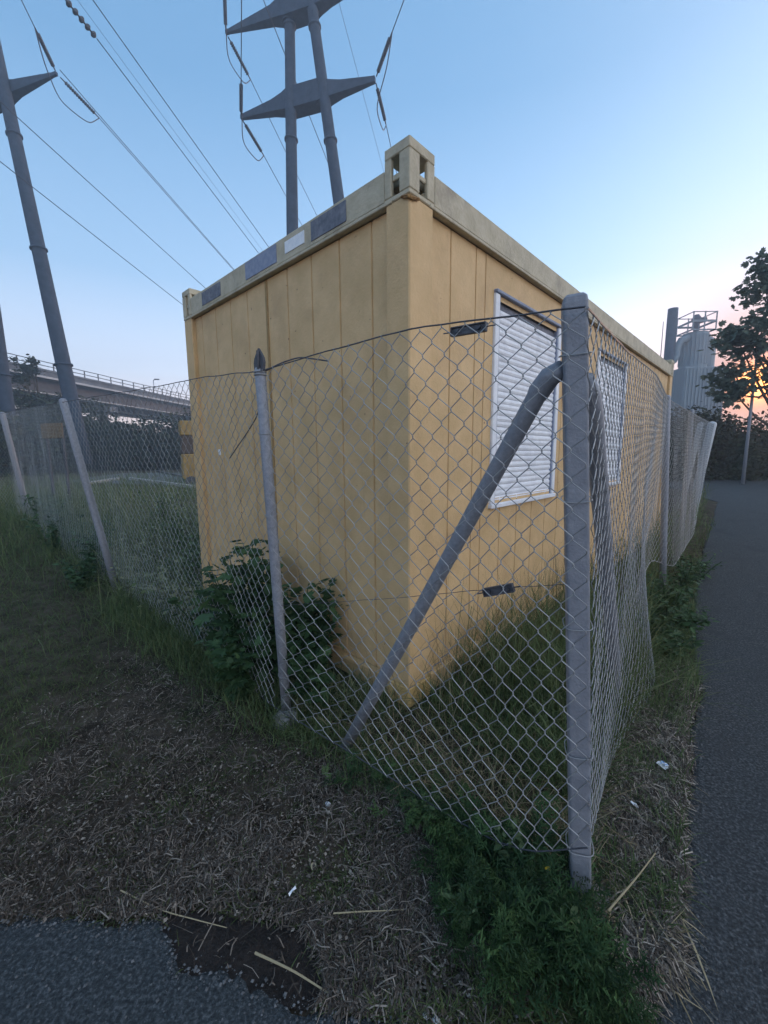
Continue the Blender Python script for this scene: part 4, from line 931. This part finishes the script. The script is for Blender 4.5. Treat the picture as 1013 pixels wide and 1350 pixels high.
ASPH_L = [(-2000, 1180), (-100, 1212), (0, 1213), (90, 1210), (150, 1219), (208, 1212), (222, 1232), (240, 1279), (290, 1272), (330, 1303), (400, 1325), (470, 1343), (560, 1352), (850, 1352), (858, 1315), (905, 1278), (888, 1230), (905, 1160), (898, 1090), (912, 1010), (908, 960), (926, 915), (914, 860), (917, 800), (921, 760), (930, 720), (945, 690)]
LEFTPOLY = [(-500, 690), (0, 672), (66, 652), (104, 702), (158, 793), (250, 845), (385, 945), (455, 985), (560, 1040), (690, 1105), (765, 1190), (780, 1240), (850, 1340), (850, 1352), (560, 1352), (470, 1343), (400, 1325), (330, 1303), (290, 1272), (240, 1279), (222, 1232), (208, 1212), (0, 1213), (-500, 1200)]
# 1 lawn on the left
px, py = sample(230000, LEFTPOLY, -450, 860, 650, 1352)
P = gproj(px, py); grn = fbm(P[:, 0]*1.6+30, P[:, 1]*1.6+30, 71)
_j = (fbm(P[:, 0]*3, P[:, 1]*3, 61)-.47)*190+rng.normal(size=len(px))*16; deadw = inpoly(px+_j, py+_j*.6, [(-60, 1090), (40, 1020), (120, 925), (185, 875), (290, 905), (360, 985), (460, 1000), (600, 1060), (720, 1130), (620, 1350), (-60, 1350)]).astype(float)
dist_w = np.clip((1010-py)/220, 0, 1)
grn2 = fbm(P[:, 0]*5+3, P[:, 1]*5+8, 72); prob = np.where(deadw > 0, .05+.34*np.clip((grn2-.46)*6, 0, 1)+.12*(grn > .5), .45+.55*dist_w)
prob = np.where(inpoly(px, py, WETPX), .004, prob); ok = rng.random(len(px)) < prob; Pg = P[ok]; n = len(Pg); dw = deadw[ok]
far = np.clip(np.linalg.norm(Pg[:, :2], axis=1)/3, .6, 2.5)
mb = MB(); ln = (.022+.045*rng.random(n))*np.where(dw > 0, .8, 1.0+.5*np.clip(far-1, 0, 1)); Pg[:, 2] -= .004
blades(mb, Pg, rng.random(n)*2*np.pi, rng.random(n)*.8+np.where(dw > 0, .4, .1), ln, (.0022+.0022*rng.random(n))*far**.5, rng.random(n)*1.0, np.clip(.15+.55*rng.random(n)+.5*(grn[ok]-.5), 0, 1))
tag(mb.build('lawn_grass', M['grass']), 'short patchy green grass on the bank left of the fence', 'grass', kind='stuff')
# 2 dead litter
ok = (rng.random(len(px)) < np.where(deadw > 0, .75, .05)) & ~((rng.random(len(px)) < .965) & inpoly(px, py, WETPX)); Pl = P[ok]; n = len(Pl); px2, py2 = px[ok], py[ok]
hole = (np.hypot((px2-430)/55, (py2-1150)/42) < 1) | (np.hypot((px2-590)/60, (py2-1300)/40) < 1); keep = ~hole | (rng.random(n) < .18); Pl = Pl[keep]; n = len(Pl)
pn = fbm(Pl[:, 0]*4+9, Pl[:, 1]*4+9, 77); _b = (pn > .40) | (rng.random(n) < .45); Pl = Pl[_b]; pn = pn[_b]; n = len(Pl); Pl[:, 2] += .002+.012*rng.random(n)
mb = MB(); litter(mb, Pl, rng.random(n)*2*np.pi, .010+.075*rng.random(n)**3.0, .0009+.0024*rng.random(n)**1.5, .002+.014*rng.random(n)**2, np.clip(rng.random(n)**1.6*.9+.5*(pn-.5), 0, 1))
# strip right of the fence
STRIP = [(765, 1190), (800, 1015), (851, 886), (850, 800), (888, 750), (928, 680), (945, 690), (930, 720), (921, 760), (917, 800), (914, 860), (926, 915), (908, 960), (912, 1010), (898, 1090), (905, 1160), (888, 1230), (905, 1278), (858, 1315), (850, 1340), (780, 1240)]
sx_, sy_ = sample(90000, STRIP, 740, 960, 670, 1345); PS = gproj(sx_, sy_); n = len(PS)
k_ = sy_+rng.normal(size=len(sy_))*30 > 890; PL2 = PS[k_].copy(); PL2[:, 0] += rng.normal(size=len(PL2))*.012-.012; n2 = len(PL2); PL2[:, 2] += .002+.02*rng.random(n2)
litter(mb, PL2, rng.random(n2)*2*np.pi, .015+.08*rng.random(n2)**1.8, .0014+.0022*rng.random(n2), .004+.02*rng.random(n2)**2, np.clip(.12+rng.random(n2)**1.3, 0, 1))
tag(mb.build('dead_grass_litter', M['straw']), 'grey brown matted dead grass and straw litter on the bare soil', 'litter', kind='stuff')
tag_clods = MB(); ix = rng.integers(len(P), size=26000); cl_ = P[ix][(deadw[ix] > 0) & ~inpoly(px[ix], py[ix], WETPX)]; nc = len(cl_); cl_ = cl_+np.stack([rng.normal(size=nc)*.01, rng.normal(size=nc)*.01, .001+.006*rng.random(nc)], 1)
OC_ = np.array([(1, 0, 0), (0, 1, 0), (-1, 0, 0), (0, -1, 0), (0, 0, .7), (0, 0, -.5)]); OF_ = [np.array([(0, 1, 4), (1, 2, 4), (2, 3, 4), (3, 0, 4), (1, 0, 5), (2, 1, 5), (3, 2, 5), (0, 3, 5)])]
tag_clods.inst(OC_, OF_, cl_, rand_rot(nc, .8), .001+.004*rng.random(nc)**3, rng.random(nc)); tag_clods.inst(QUADL, QUADF, cl_[:5000]+np.array([0, 0, .008]), rand_rot(min(nc, 5000), .5), .006+.012*rng.random(min(nc, 5000))**2, rng.random(min(nc, 5000)))
tag(tag_clods.build('soil_crumbs', M['straw']), 'soil crumbs and broken leaf bits between the dead grass', 'soil', kind='stuff')
# 3 taller grasses: along the fence foot, in the enclosure, right strip
mb = MB()
def tall(P, h0, h1, w0=.003, w1=.006, lean=.5, curl=1.1, r0=.1, r1=.9):
    n = len(P); far = np.clip(np.linalg.norm(P[:, :2], axis=1)/3, .7, 3)
    blades(mb, P, rng.random(n)*2*np.pi, rng.random(n)*lean, h0+(h1-h0)*rng.random(n)**1.5, (w0+(w1-w0)*rng.random(n))*far**.5, rng.random(n)*curl, np.clip(r0+(r1-r0)*rng.random(n), 0, 1))
def along(P0, P1, n, sig):
    t = rng.random(n); P0 = np.array(P0, float); P1 = np.array(P1, float); q = P0+(P1-P0)*t[:, None]+rng.normal(size=(n, 2))*sig; return np.stack([q[:, 0], q[:, 1], gz(q[:, 0], q[:, 1])-.01], 1)
tall(along(G(158, 800), G(385, 950), 5200, .10), .07, .24)
tall(along(G(60, 665), G(158, 800), 3000, .16), .10, .32)
tall(along(G(385, 950), G(560, 1045), 2200, .07), .04, .13)
Q = along((-3.2, 4.6), (-9.5, 10.2), 9000, .8); tall(Q, .15, .5)
# enclosure, inside the fence, both sides of the container and beyond
ENC = [(66, 652), (104, 702), (158, 793), (250, 845), (385, 945), (455, 985), (560, 1040), (690, 1105), (765, 1190), (800, 1015), (851, 886), (850, 800), (888, 750), (928, 680), (940, 640), (60, 632)]
ex_, ey_ = sample(150000, ENC, 40, 950, 634, 1195); PE = gproj(ex_, ey_); o_ = outside_container(PE, -.05); PE = PE[o_]; ex_, ey_ = ex_[o_], ey_[o_]
u_, v_ = container_uv(PE); left = (u_ < .0) | (v_ > CW); right = (v_ < 0) & ~left
pk = PE[left & (ey_ >= 950)]; tall(pk[rng.random(len(pk)) < .16], .03, .12)
pk = PE[right]; tall(pk[rng.random(len(pk)) < .40], .08, .38, r0=.1, r1=.8)
pk = PE[right & (u_ > .35)]; pk = pk[rng.random(len(pk)) < .20]; tall(pk, .30, .72, lean=.25, curl=.9, r0=.3, r1=1.0)
# left far field
fx_, fy_ = sample(26000, [(-400, 632), (290, 622), (290, 660), (60, 670), (-400, 690)], -400, 290, 620, 690); tall(gproj(fx_, fy_), .15, .45, .006, .012, r0=.3, r1=1.0)
# right strip
pk = PS[(sy_+rng.normal(size=len(sy_))*28 < 925)]; tall(pk[rng.random(len(pk)) < .4], .04, .20, r0=.2, r1=.9)
pk = PS[(sy_ >= 930) & (sy_ < 1230)]; pk = pk[fbm(pk[:, 0]*7, pk[:, 1]*5, 44) > .47]; tall(pk[rng.random(len(pk)) < .34], .02, .10, r0=.1, r1=.7)
tag(mb.build('tall_grass', M['wgrass']), 'uncut tall grass and weeds round the container and along the fence foot', 'grass', kind='stuff')
mb = MB()
pk = PE[left & (ey_ < 950)]; tall(pk[rng.random(len(pk)) < .8], .05, .26, r0=.2, r1=1.0)
pk = PE[left & (ey_ < 800)]; tall(pk[rng.random(len(pk)) < .45], .12, .42, r0=.4, r1=1.1)
pk = pk[fbm(pk[:, 0]*1.3, pk[:, 1]*1.3, 55) > .47]; tall(pk[rng.random(len(pk)) < .5], .30, .62, lean=.3, r0=.5, r1=1.2)
lv = PE[left & (ey_ < 900)]; lv = lv[rng.random(len(lv)) < .55]; nv_ = len(lv); lv = lv+np.stack([0*lv[:, 0], 0*lv[:, 0], .03+.45*rng.random(nv_)*fbm(lv[:, 0]*1.5, lv[:, 1]*1.5, 91)*1.6], 1)
mb.inst(QUADL, QUADF, lv, rand_rot(nv_, .9), .022+.04*rng.random(nv_), .3+.8*rng.random(nv_))
tag(mb.build('yard_grass', M['yardgrass']), 'pale rough grass and leafy growth in the yard left of the container', 'grass', kind='stuff')
# dry straw stems: the clump right of the corner post and inside the fence
mb = MB()
Q = along(G(815, 1195), G(880, 1265), 260, .035); n = len(Q)
blades(mb, Q, -1.9+rng.normal(size=n)*.9, .7+rng.random(n)*.7, .05+.10*rng.random(n), .003+.003*rng.random(n), rng.random(n)*.5, rng.random(n))
Q = along(G(815, 1150), G(862, 1200), 90, .03); n = len(Q); Q[:, 2] += .03*rng.random(n)
blades(mb, Q, -1.65+rng.normal(size=n)*.35, 1.15+.3*rng.random(n), .10+.13*rng.random(n), .0035+.0025*rng.random(n), .15+rng.random(n)*.25, .6+.4*rng.random(n))
pk = PE[(ey_ > 930)]; pk = pk[rng.random(len(pk)) < .12]; n = len(pk); blades(mb, pk, rng.random(n)*6.28, .4+rng.random(n)*1.0, .06+.22*rng.random(n), .002+.002*rng.random(n), rng.random(n)*.9, rng.random(n)*.6)
pk = PS[(sy_ > 900)]; pk = pk[rng.random(len(pk)) < .05]; n = len(pk); blades(mb, pk, 3.0+rng.normal(size=n)*1.2, 1.0+rng.random(n)*.5, .04+.10*rng.random(n), .0016+.002*rng.random(n), rng.random(n)*.5, rng.random(n))
Q = along((.10, 1.78), (1.9, 3.55), 300, .12); n = len(Q); blades(mb, Q, rng.random(n)*6.28, .05+rng.random(n)*.3, .35+.55*rng.random(n), .0022+.001*rng.random(n), rng.random(n)*.5, rng.random(n)*.7)
tag(mb.build('dry_stems', M['drygrass']), 'pale dry straw stems beside the corner post and inside the fence', 'straw', kind='stuff')

# ---------------------------------------------------------------- weeds with a shape of their own
def weed(base, h, nstem, spread, nleaf, ls, label, seed, mt='leaf', shape=LOBE_V, shf=LOBE_F, name='leafy_weed', group=None):
    r = np.random.default_rng(seed); e_ = empty(name, base, label=label, cat='weed', group=group)
    ms = MB(); pos = []
    for i in range(nstem):
        a = r.random()*6.28; d = np.array([math.cos(a), math.sin(a), 0])*spread*r.random(); hh = h*(.55+.45*r.random()); P = np.array([d*.15, d*.5+[0, 0, hh*.4], d*.85+[0, 0, hh*.75], d*1.15+[0, 0, hh]])
        ms.tube(P, [.006, .005, .004, .002], 5)
        t = r.random(nleaf); c = np.stack([np.interp(t*3, range(4), P[:, k]) for k in range(3)], -1); pos.append(c+r.normal(size=(nleaf, 3))*.045*(h/.8))
    ms.build('stem', M['leaf'], e_); pos = np.concatenate(pos); n = len(pos); ml = MB(); ml.inst(shape, shf, pos, rand_rot(n, .9, r), ls*(.5+.9*r.random(n))*(1.15-.5*np.clip(pos[:, 2]/h, 0, 1))); ml.build('leaves', M[mt], e_)
    return e_
def W3(x, y, dz=0): g = G(x, y); return (g[0], g[1], float(gz(*g))+dz)
weed((-.88, 2.45, -.07), .86, 13, .24, 44, .10, 'broad leaved weed growing up behind the thin tube post', 3)
weed((-.55, 2.25, -.07), .66, 12, .24, 44, .085, 'bushy green weed right of the thin tube post', 4)
weed((-.82, 2.20, -.07), .46, 11, .26, 44, .075, 'low dark weed at the foot of the thin tube post', 5)
weed((-1.25, 2.85, -.07), .45, 8, .25, 30, .08, 'low weed against the yellow wall left of the tube post', 6)
weed((-.35, 2.05, -.07), .38, 6, .16, 26, .07, 'small weed between tube post and slanting brace', 7)
for k, (x, y, h) in enumerate(((1.95, 2.78, .30), (2.25, 3.15, .34), (2.45, 3.45, .36), (2.8, 3.75, .36), (1.85, 2.55, .22), (3.2, 4.15, .3), (2.15, 2.9, .3))):
    weed((x, y, -.06), h, 9, .20, 36, .055, 'green weed under the lifted fence hem, '+('second from the nearest', 'fourth from the nearest', 'fifth from the nearest, tallest', 'sixth from the nearest', 'nearest and smallest of the row', 'farthest of the row', 'third from the nearest')[k], 60+k, group='weeds under the lifted fence hem', shape=LEAF_V, shf=LEAF_F)
# feathery weeds (yarrow-like) in the foreground
def frond_template(seed=1):
    r = np.random.default_rng(seed); V = []; F = []
    def strip(p, q, w):
        p = np.array(p); q = np.array(q); d = q-p; s = np.array([-d[1], d[0], .3*d[0]]); s = s/(np.linalg.norm(s)+1e-9)*w; b = len(V); V.extend([p-s, p+s, q+s*.25, q-s*.25]); F.append((b, b+1, b+2, b+3))
    sw = (r.random()-.5)*.5; f = lambda t: np.array([sw*t*t, t, .38*t-.5*t*t])
    for k in range(6): strip(f(k/6), f((k+1)/6), .014)
    for k in range(10):
        t = .12+.82*k/10+r.normal()*.02; L_ = .24*math.sin(math.pi*(.2+.75*t))*(.7+.6*r.random())
        for s in (-1, 1):
            if r.random() < .12: continue
            a = f(t); b = a+np.array([s*L_*(.75+.4*r.random()), L_*(.3+.7*r.random()), .10*r.normal()]); strip(a, b, .019)
            for j in (.4, .7, .95):
                c = a+(b-a)*j; l2 = L_*.5*(1.1-j*.5)*(.6+.7*r.random())
                for s2 in (-1, 1): strip(c, c+np.array([s*l2*.5-s2*l2*.4*s, l2*.55*s2+l2*.4, .05*r.normal()]), .016)
    return np.array(V), [np.array(F)]
FT = [frond_template(q) for q in range(6)]; FV, FF = FT[0]
def feather(base, n, ls, seed, label, up=.7):
    r = np.random.default_rng(seed); a = r.random(n)*2*np.pi; el_ = up*(.15+.85*r.random(n)); hgt = r.random(n)
    R = []
    for i in range(n):
        ca, sa = math.cos(a[i]), math.sin(a[i]); ce, se = math.cos(el_[i]), math.sin(el_[i])
        y_ = np.array([ca*ce, sa*ce, se]); z_ = np.array([-ca*se, -sa*se, ce]); x_ = np.cross(y_, z_); R.append(np.stack([x_, y_, z_], 1))
    pos = np.stack([r.normal(size=n)*.03, r.normal(size=n)*.03, .005+.08*hgt*(ls/.14)], 1)
    e_ = empty('feathery_weed', base, label=label, cat='weed', group='feathery weeds at the foot of the corner post')
    mb = MB(); R = np.array(R); scl = ls*(.45+.8*r.random(n))
    for q in range(6):
        m_ = np.arange(n) % 6 == q
        if m_.any(): mb.inst(FT[q][0], FT[q][1], pos[m_], R[m_], scl[m_])
    mb.build('leaves', M['frond'], e_); ms = MB()
    for q in range(3):
        d = r.normal(size=3)*.05; d[2] = ls*(.8+.8*r.random()); ms.tube([np.zeros(3), d*.5+[.004, 0, 0], d], [.0022, .0018, .0010], 5)
    ms.build('stem', M['leaf'], e_)
    return e_
r_ = np.random.default_rng(99); k = 0
FW = [G(x, y) for x, y in ((700, 1195), (640, 1150), (600, 1100), (700, 1270), (650, 1235), (740, 1240), (770, 1300), (720, 1320), (660, 1300), (560, 1060), (620, 1180), (750, 1180), (790, 1330), (680, 1345), (500, 1035), (540, 1090), (690, 1135), (640, 1345), (460, 1030), (730, 1290), (610, 1250), (810, 1345), (590, 1145))]
FPXL = [(700, 1195), (640, 1150), (600, 1100), (700, 1270), (650, 1235), (740, 1240), (770, 1300), (720, 1320), (660, 1300), (560, 1060), (620, 1180), (750, 1180), (790, 1330), (680, 1345), (500, 1035), (540, 1090), (690, 1135), (640, 1345), (460, 1030), (730, 1290), (610, 1250), (810, 1345), (590, 1145)]
ORD = ['leftmost', 'second from the left', 'third from the left', 'fourth from the left', 'fifth from the left', 'sixth from the left', 'seventh from the left', 'eighth from the left']
def fname(p):
    rows = [(0, 1110, 'along the fence hem'), (1110, 1210, 'in the back row of the patch'), (1210, 1295, 'in the middle row of the patch'), (1295, 1400, 'in the row nearest the asphalt')]
    for a, b, t in rows:
        if a <= p[1] < b:
            m = sorted(q[0] for q in FPXL if a <= q[1] < b); return 'green feathery weed, '+ORD[m.index(p[0])]+' '+t
for (x, y) in FW:
    if k in (7, 13, 17, 21): k += 1; continue
    near = k < 9 or k in (11, 12, 16, 19)
    feather((x, y, -.055), 24 if near else 15, .125 if near else .08, 200+k, fname(FPXL[k]), up=1.1); k += 1
for k2, (x, y, h) in enumerate(((-3.15, 4.35, .5), (-3.6, 4.9, .65), (-4.3, 5.3, .55), (-3.0, 4.0, .35), (-5.2, 6.3, .7))):
    weed((x, y, float(gz(x, y))-.02), h, 9, .3, 40, .07, ('second nearest', 'third nearest', 'fourth nearest', 'nearest and lowest', 'farthest and tallest')[k2]+' leafy weed along the outside of the left fence beyond the leaning post', 80+k2, group='weeds outside the far left fence', shape=LEAF_V, shf=LEAF_F)
for k2, (x, y, h) in enumerate(((-2.1, 4.25, .45), (-2.7, 5.3, .6), (-1.85, 4.0, .4), (-3.6, 6.6, .7), (-2.6, 6.9, .6), (-2.25, 4.9, .5))):
    weed((x, y, float(gz(x, y))-.02), h, 9, .32, 46, .06, ('second nearest', 'fourth nearest', 'nearest and lowest', 'fifth nearest, tallest', 'farthest', 'third nearest')[k2]+' pale green weed in the yard left of the container corner', 90+k2, mt='yardleaf', group='weeds in the yard left of the container', shape=LEAF_V, shf=LEAF_F)
for k2, (px_, py_, h) in enumerate(((675, 1150, .17), (745, 1265, .15), (610, 1215, .10), (560, 1085, .10))):
    g_ = G(px_, py_); weed((g_[0], g_[1], -.055), h, 7, .07, 16, .034, ('upright leafy weed in the feathery patch below the fence hem', 'small leafy weed in the feathery patch in front of the post foot', 'tiny leafy weed at the left edge of the feathery patch', 'tiny leafy weed at the fence hem left of the feathery patch')[k2], 110+k2, mt='yardleaf', shape=LEAF_V, shf=LEAF_F)
# low leafy filler between the feathery weeds
mb = MB(); WP = [(585, 1075), (700, 1110), (765, 1200), (800, 1290), (850, 1350), (560, 1352), (600, 1250), (570, 1150)]
wx, wy = sample(26000, WP, 540, 860, 1060, 1352); Pw = gproj(wx, wy); _k = (fbm(Pw[:, 0]*9, Pw[:, 1]*9, 33) > .44+.12*(wy > 1250)); Pw = Pw[_k]; n = len(Pw)
blades(mb, Pw, rng.random(n)*6.28, .2+rng.random(n)*.9, .02+.06*rng.random(n), .002+.003*rng.random(n), rng.random(n), .1+.7*rng.random(n)); n2 = 1500
ix = rng.integers(n, size=n2); mb.inst(FV, FF, Pw[ix]+np.array([0, 0, .004]), rand_rot(n2, .5), .035+.05*rng.random(n2))
tag(mb.build('weed_ground_cover', M['frond']), 'dark green mat of low weeds between corner post and asphalt', 'ground cover', kind='stuff')
mb2_ = MB(); _q = Pw[rng.integers(n, size=520)]; n3 = len(_q); blades(mb2_, _q, rng.random(n3)*6.28, .9+rng.random(n3)*.6, .03+.10*rng.random(n3)**2, .0015+.0018*rng.random(n3), rng.random(n3)*.6, rng.random(n3)*.7); tag(mb2_.build('dry_stems', M['drygrass']), 'thin dry stems mixed into the feathery weed patch', 'straw', kind='stuff')
# grass seed stems by the wall are in dry_stems; a few long pale blades near the post foot
mb = MB(); Q = along(G(655, 1160), G(700, 1230), 16, .03); n = len(Q); blades(mb, Q, rng.random(n)*6.28, .2+rng.random(n)*.5, .12+.12*rng.random(n), .005+.003*rng.random(n), .6+rng.random(n)*.9, .8+.2*rng.random(n)); tag(mb.build('bright_grass_tuft', M['frond']), 'tuft of brighter broad green blades in the weed patch', 'grass', kind='stuff')

# ---------------------------------------------------------------- small things on the ground
# gravel crumbs on the asphalt
ax_, ay_ = rng.random(9000)*1500-200, 690+rng.random(9000)*680; Pa = gproj(ax_, ay_)
inA = ~inpoly(ax_, ay_, LEFTPOLY) & ~inpoly(ax_, ay_, STRIP) & ~inpoly(ax_, ay_, ENC) & ((ax_ > 850) | (ay_ > 1210)); Pa = Pa[inA]; Pa = Pa[rng.random(len(Pa)) < .40]
_e = np.array([(x, y) for x, y in ED_L if -1.6 < x < .6][::-1] if False else [(x, y) for x, y in sorted(ED_L) if -1.6 < x < .6]); _x = rng.random(900)*2-1.4; _y = np.interp(_x, _e[:, 0], _e[:, 1])+rng.normal(size=900)*.018-.01
_r = np.array(sorted(ED_R, key=lambda p: p[1])); _y2 = .85+rng.random(1400)**1.6*3; _x2 = np.interp(_y2, _r[:, 1], _r[:, 0])+rng.normal(size=1400)*.03+.015
Pa = np.concatenate([Pa, np.stack([_x, _y, _x*0-.05], 1), np.stack([_x2, _y2, gz(_x2, _y2)], 1)]); n = len(Pa)
OC = np.array([(1, 0, 0), (0, 1, 0), (-1, 0, 0), (0, -1, 0), (0, 0, .8), (0, 0, -.5)]); OF = [np.array([(0, 1, 4), (1, 2, 4), (2, 3, 4), (3, 0, 4), (1, 0, 5), (2, 1, 5), (3, 2, 5), (0, 3, 5)])]
mb = MB(); mb.inst(OC, OF, Pa+np.array([0, 0, .005]), rand_rot(n, .6), .0014+.0045*rng.random(n)**3); tag(mb.build('loose_grit', M['gravel']), 'scattered pale grit on the dark asphalt', 'grit', kind='stuff')
def stick(pts, r, label, name='dry_stalk', m='drygrass'):
    P = np.array(pts); c = P.mean(0); mb = MB(); mb.tube(wire_pts(P-c, 3, .002, 14), np.linspace(r, r*.5, 14), 7, rnd=.8); o = mb.build(name, M[m]); o.location = c; return tag(o, label, 'stalk')
stick([W3(337, 1263, .016), W3(390, 1290, .022), W3(455, 1326, .006)], .0034, 'thick pale stalk lying across the bare dark soil onto the asphalt')
stick([W3(160, 1180, .016), W3(215, 1205, .01), W3(300, 1228, .012)], .0022, 'thin pale stalk lying at the edge of the left asphalt')
stick([W3(440, 1212, .02), W3(480, 1210, .022), W3(532, 1207, .02)], .0022, 'straight pale stalk lying in the dead grass below the centre')
stick([W3(832, 1285, .015), W3(870, 1300, .012), W3(925, 1335, .01)], .0022, 'thin stalk lying on the asphalt right of the weed patch')
stick([W3(865, 1000, .02), W3(890, 960, .02), W3(917, 925, .02)], .002, 'thin stalk leaning over the path edge near the paper scrap')
stick([W3(800, 1225, .06), W3(835, 1190, .08), W3(862, 1150, .07)], .003, 'arching dry stalk in the straw clump by the corner post', m='drygrass')
def scrap(x, y, w, h, rz, label, ink=False, tilt=.15):
    b = W3(x, y, .034); mb = MB(); V = [];
    for i in range(5):
        for j in range(5): V.append(((i/4-.5)*w, (j/4-.5)*h, .004*math.sin(i*1.3)*math.cos(j*1.7)+.0))
    V = np.array(V); F = [(i*5+j, i*5+5+j, i*5+6+j, i*5+1+j) for i in range(4) for j in range(4)]; V2 = V-np.array([0, 0, .0008]); mb.add(np.concatenate([V, V2]), [np.array(F+[tuple(25+q for q in f[::-1]) for f in F])])
    o = mb.build('paper_scrap', M['paper']); o.location = b; o.rotation_euler = (tilt, .1, rz); tag(o, label, 'paper')
    if ink:
        mi = MB()
        for (cx_, cy_, a, bb_) in ((-.2, .18, .3, .12), (.15, .2, .16, .3), (-.05, -.15, .34, .10), (.22, -.22, .14, .16)): mi.span((cx_*w-a*w/2, cy_*h-bb_*h/2, .0055), (cx_*w+a*w/2, cy_*h+bb_*h/2, .0065))
        mi.build('blue_print', M['blueink'], o)
scrap(874, 1018, .042, .038, .5, 'square white paper scrap with blue print at the path edge', True)
scrap(801, 1019, .022, .018, 1.1, 'small crumpled white scrap caught at the fence hem', False, .6)
scrap(836, 1071, .014, .026, .4, 'narrow pale scrap on the dead grass strip')
scrap(386, 1187, .007, .026, -.7, 'tiny pale chip of wood or paper in the dead grass', False)
b = W3(412, 1152, .012); mb = MB(); mb.inst(LEAF_V, LEAF_F, np.array([[0, 0, 0.]]), rand_rot(1, .3), np.array([.035]), np.array([1.])); o = mb.build('fallen_leaf', M['drygrass']); o.location = b; tag(o, 'single pale yellow leaf lying on the dark bare soil', 'leaf')
b = W3(717, 1175, .0); e_ = empty('yellow_flower', b, label='small yellow flower in the weeds left of the corner post foot', cat='flower')
mb = MB(); mb.tube([(0, 0, 0), (.004, 0, .05), (.006, -.004, .085)], .0015, 5); mb.build('stem', M['leaf'], e_)
mb = MB(); aa = np.arange(12)*2*np.pi/12; R = [];
for a in aa: R.append(np.stack([[-math.sin(a), math.cos(a), 0], [math.cos(a), math.sin(a), .25], [0, 0, 1]], 1))
mb.inst(LEAF_V, LEAF_F, np.tile(np.array([[.006, -.004, .086]]), (12, 1)), np.array(R), np.full(12, .011)); mb.build('petals', M['flower'], e_)
for k, (x, y, s, lb) in enumerate(((562, 1342, .009, 'left of two small pale stones at the bottom edge'), (575, 1348, .010, 'right of two small pale stones at the bottom edge'), (432, 1062, .012, 'small whitish stone in the weeds near the brace foot'))):
    b = W3(x, y, .006); mb = MB(); a = np.arange(9)*2*np.pi/9; V = []
    for f in (-.6, 0, .55, .85): q = s*math.sqrt(1-f*f); V.append(np.stack([q*np.cos(a)*(1+.2*np.sin(a*3+k)), q*.8*np.sin(a), s*.7*f+a*0], 1))
    V = np.concatenate(V); i = np.arange(3)[:, None]*9; j = np.arange(9)[None]; kk = (j+1) % 9; mb.add(V, [np.stack([i+j, i+kk, i+9+kk, i+9+j], -1).reshape(-1, 4), np.array([list(range(27, 36))])])
    o = mb.build('pale_stone', M['palebeam'], None, True); o.location = b; tag(o, lb, 'stone')
# bare wet soil patch at the broken asphalt edge

# ---------------------------------------------------------------- evening air
hz = MB(); hz.span((-190, -60, -3), (190, 190, 42)); ho = hz.build('haze', M['soil'])
hm = bpy.data.materials.new('evening_haze'); hm.use_nodes = True; hn = hm.node_tree.nodes; hn.clear()
hv = hn.new('ShaderNodeVolumePrincipled'); hout = hn.new('ShaderNodeOutputMaterial'); hm.node_tree.links.new(hv.outputs[0], hout.inputs['Volume'])
hv.inputs['Color'].default_value = (.74, .88, 1, 1); hv.inputs['Density'].default_value = .0045; hv.inputs['Anisotropy'].default_value = .4
ho.data.materials.clear(); ho.data.materials.append(hm); tag(ho, 'pale blue evening haze softening the far pylon, silo and bridge', 'haze', kind='stuff')
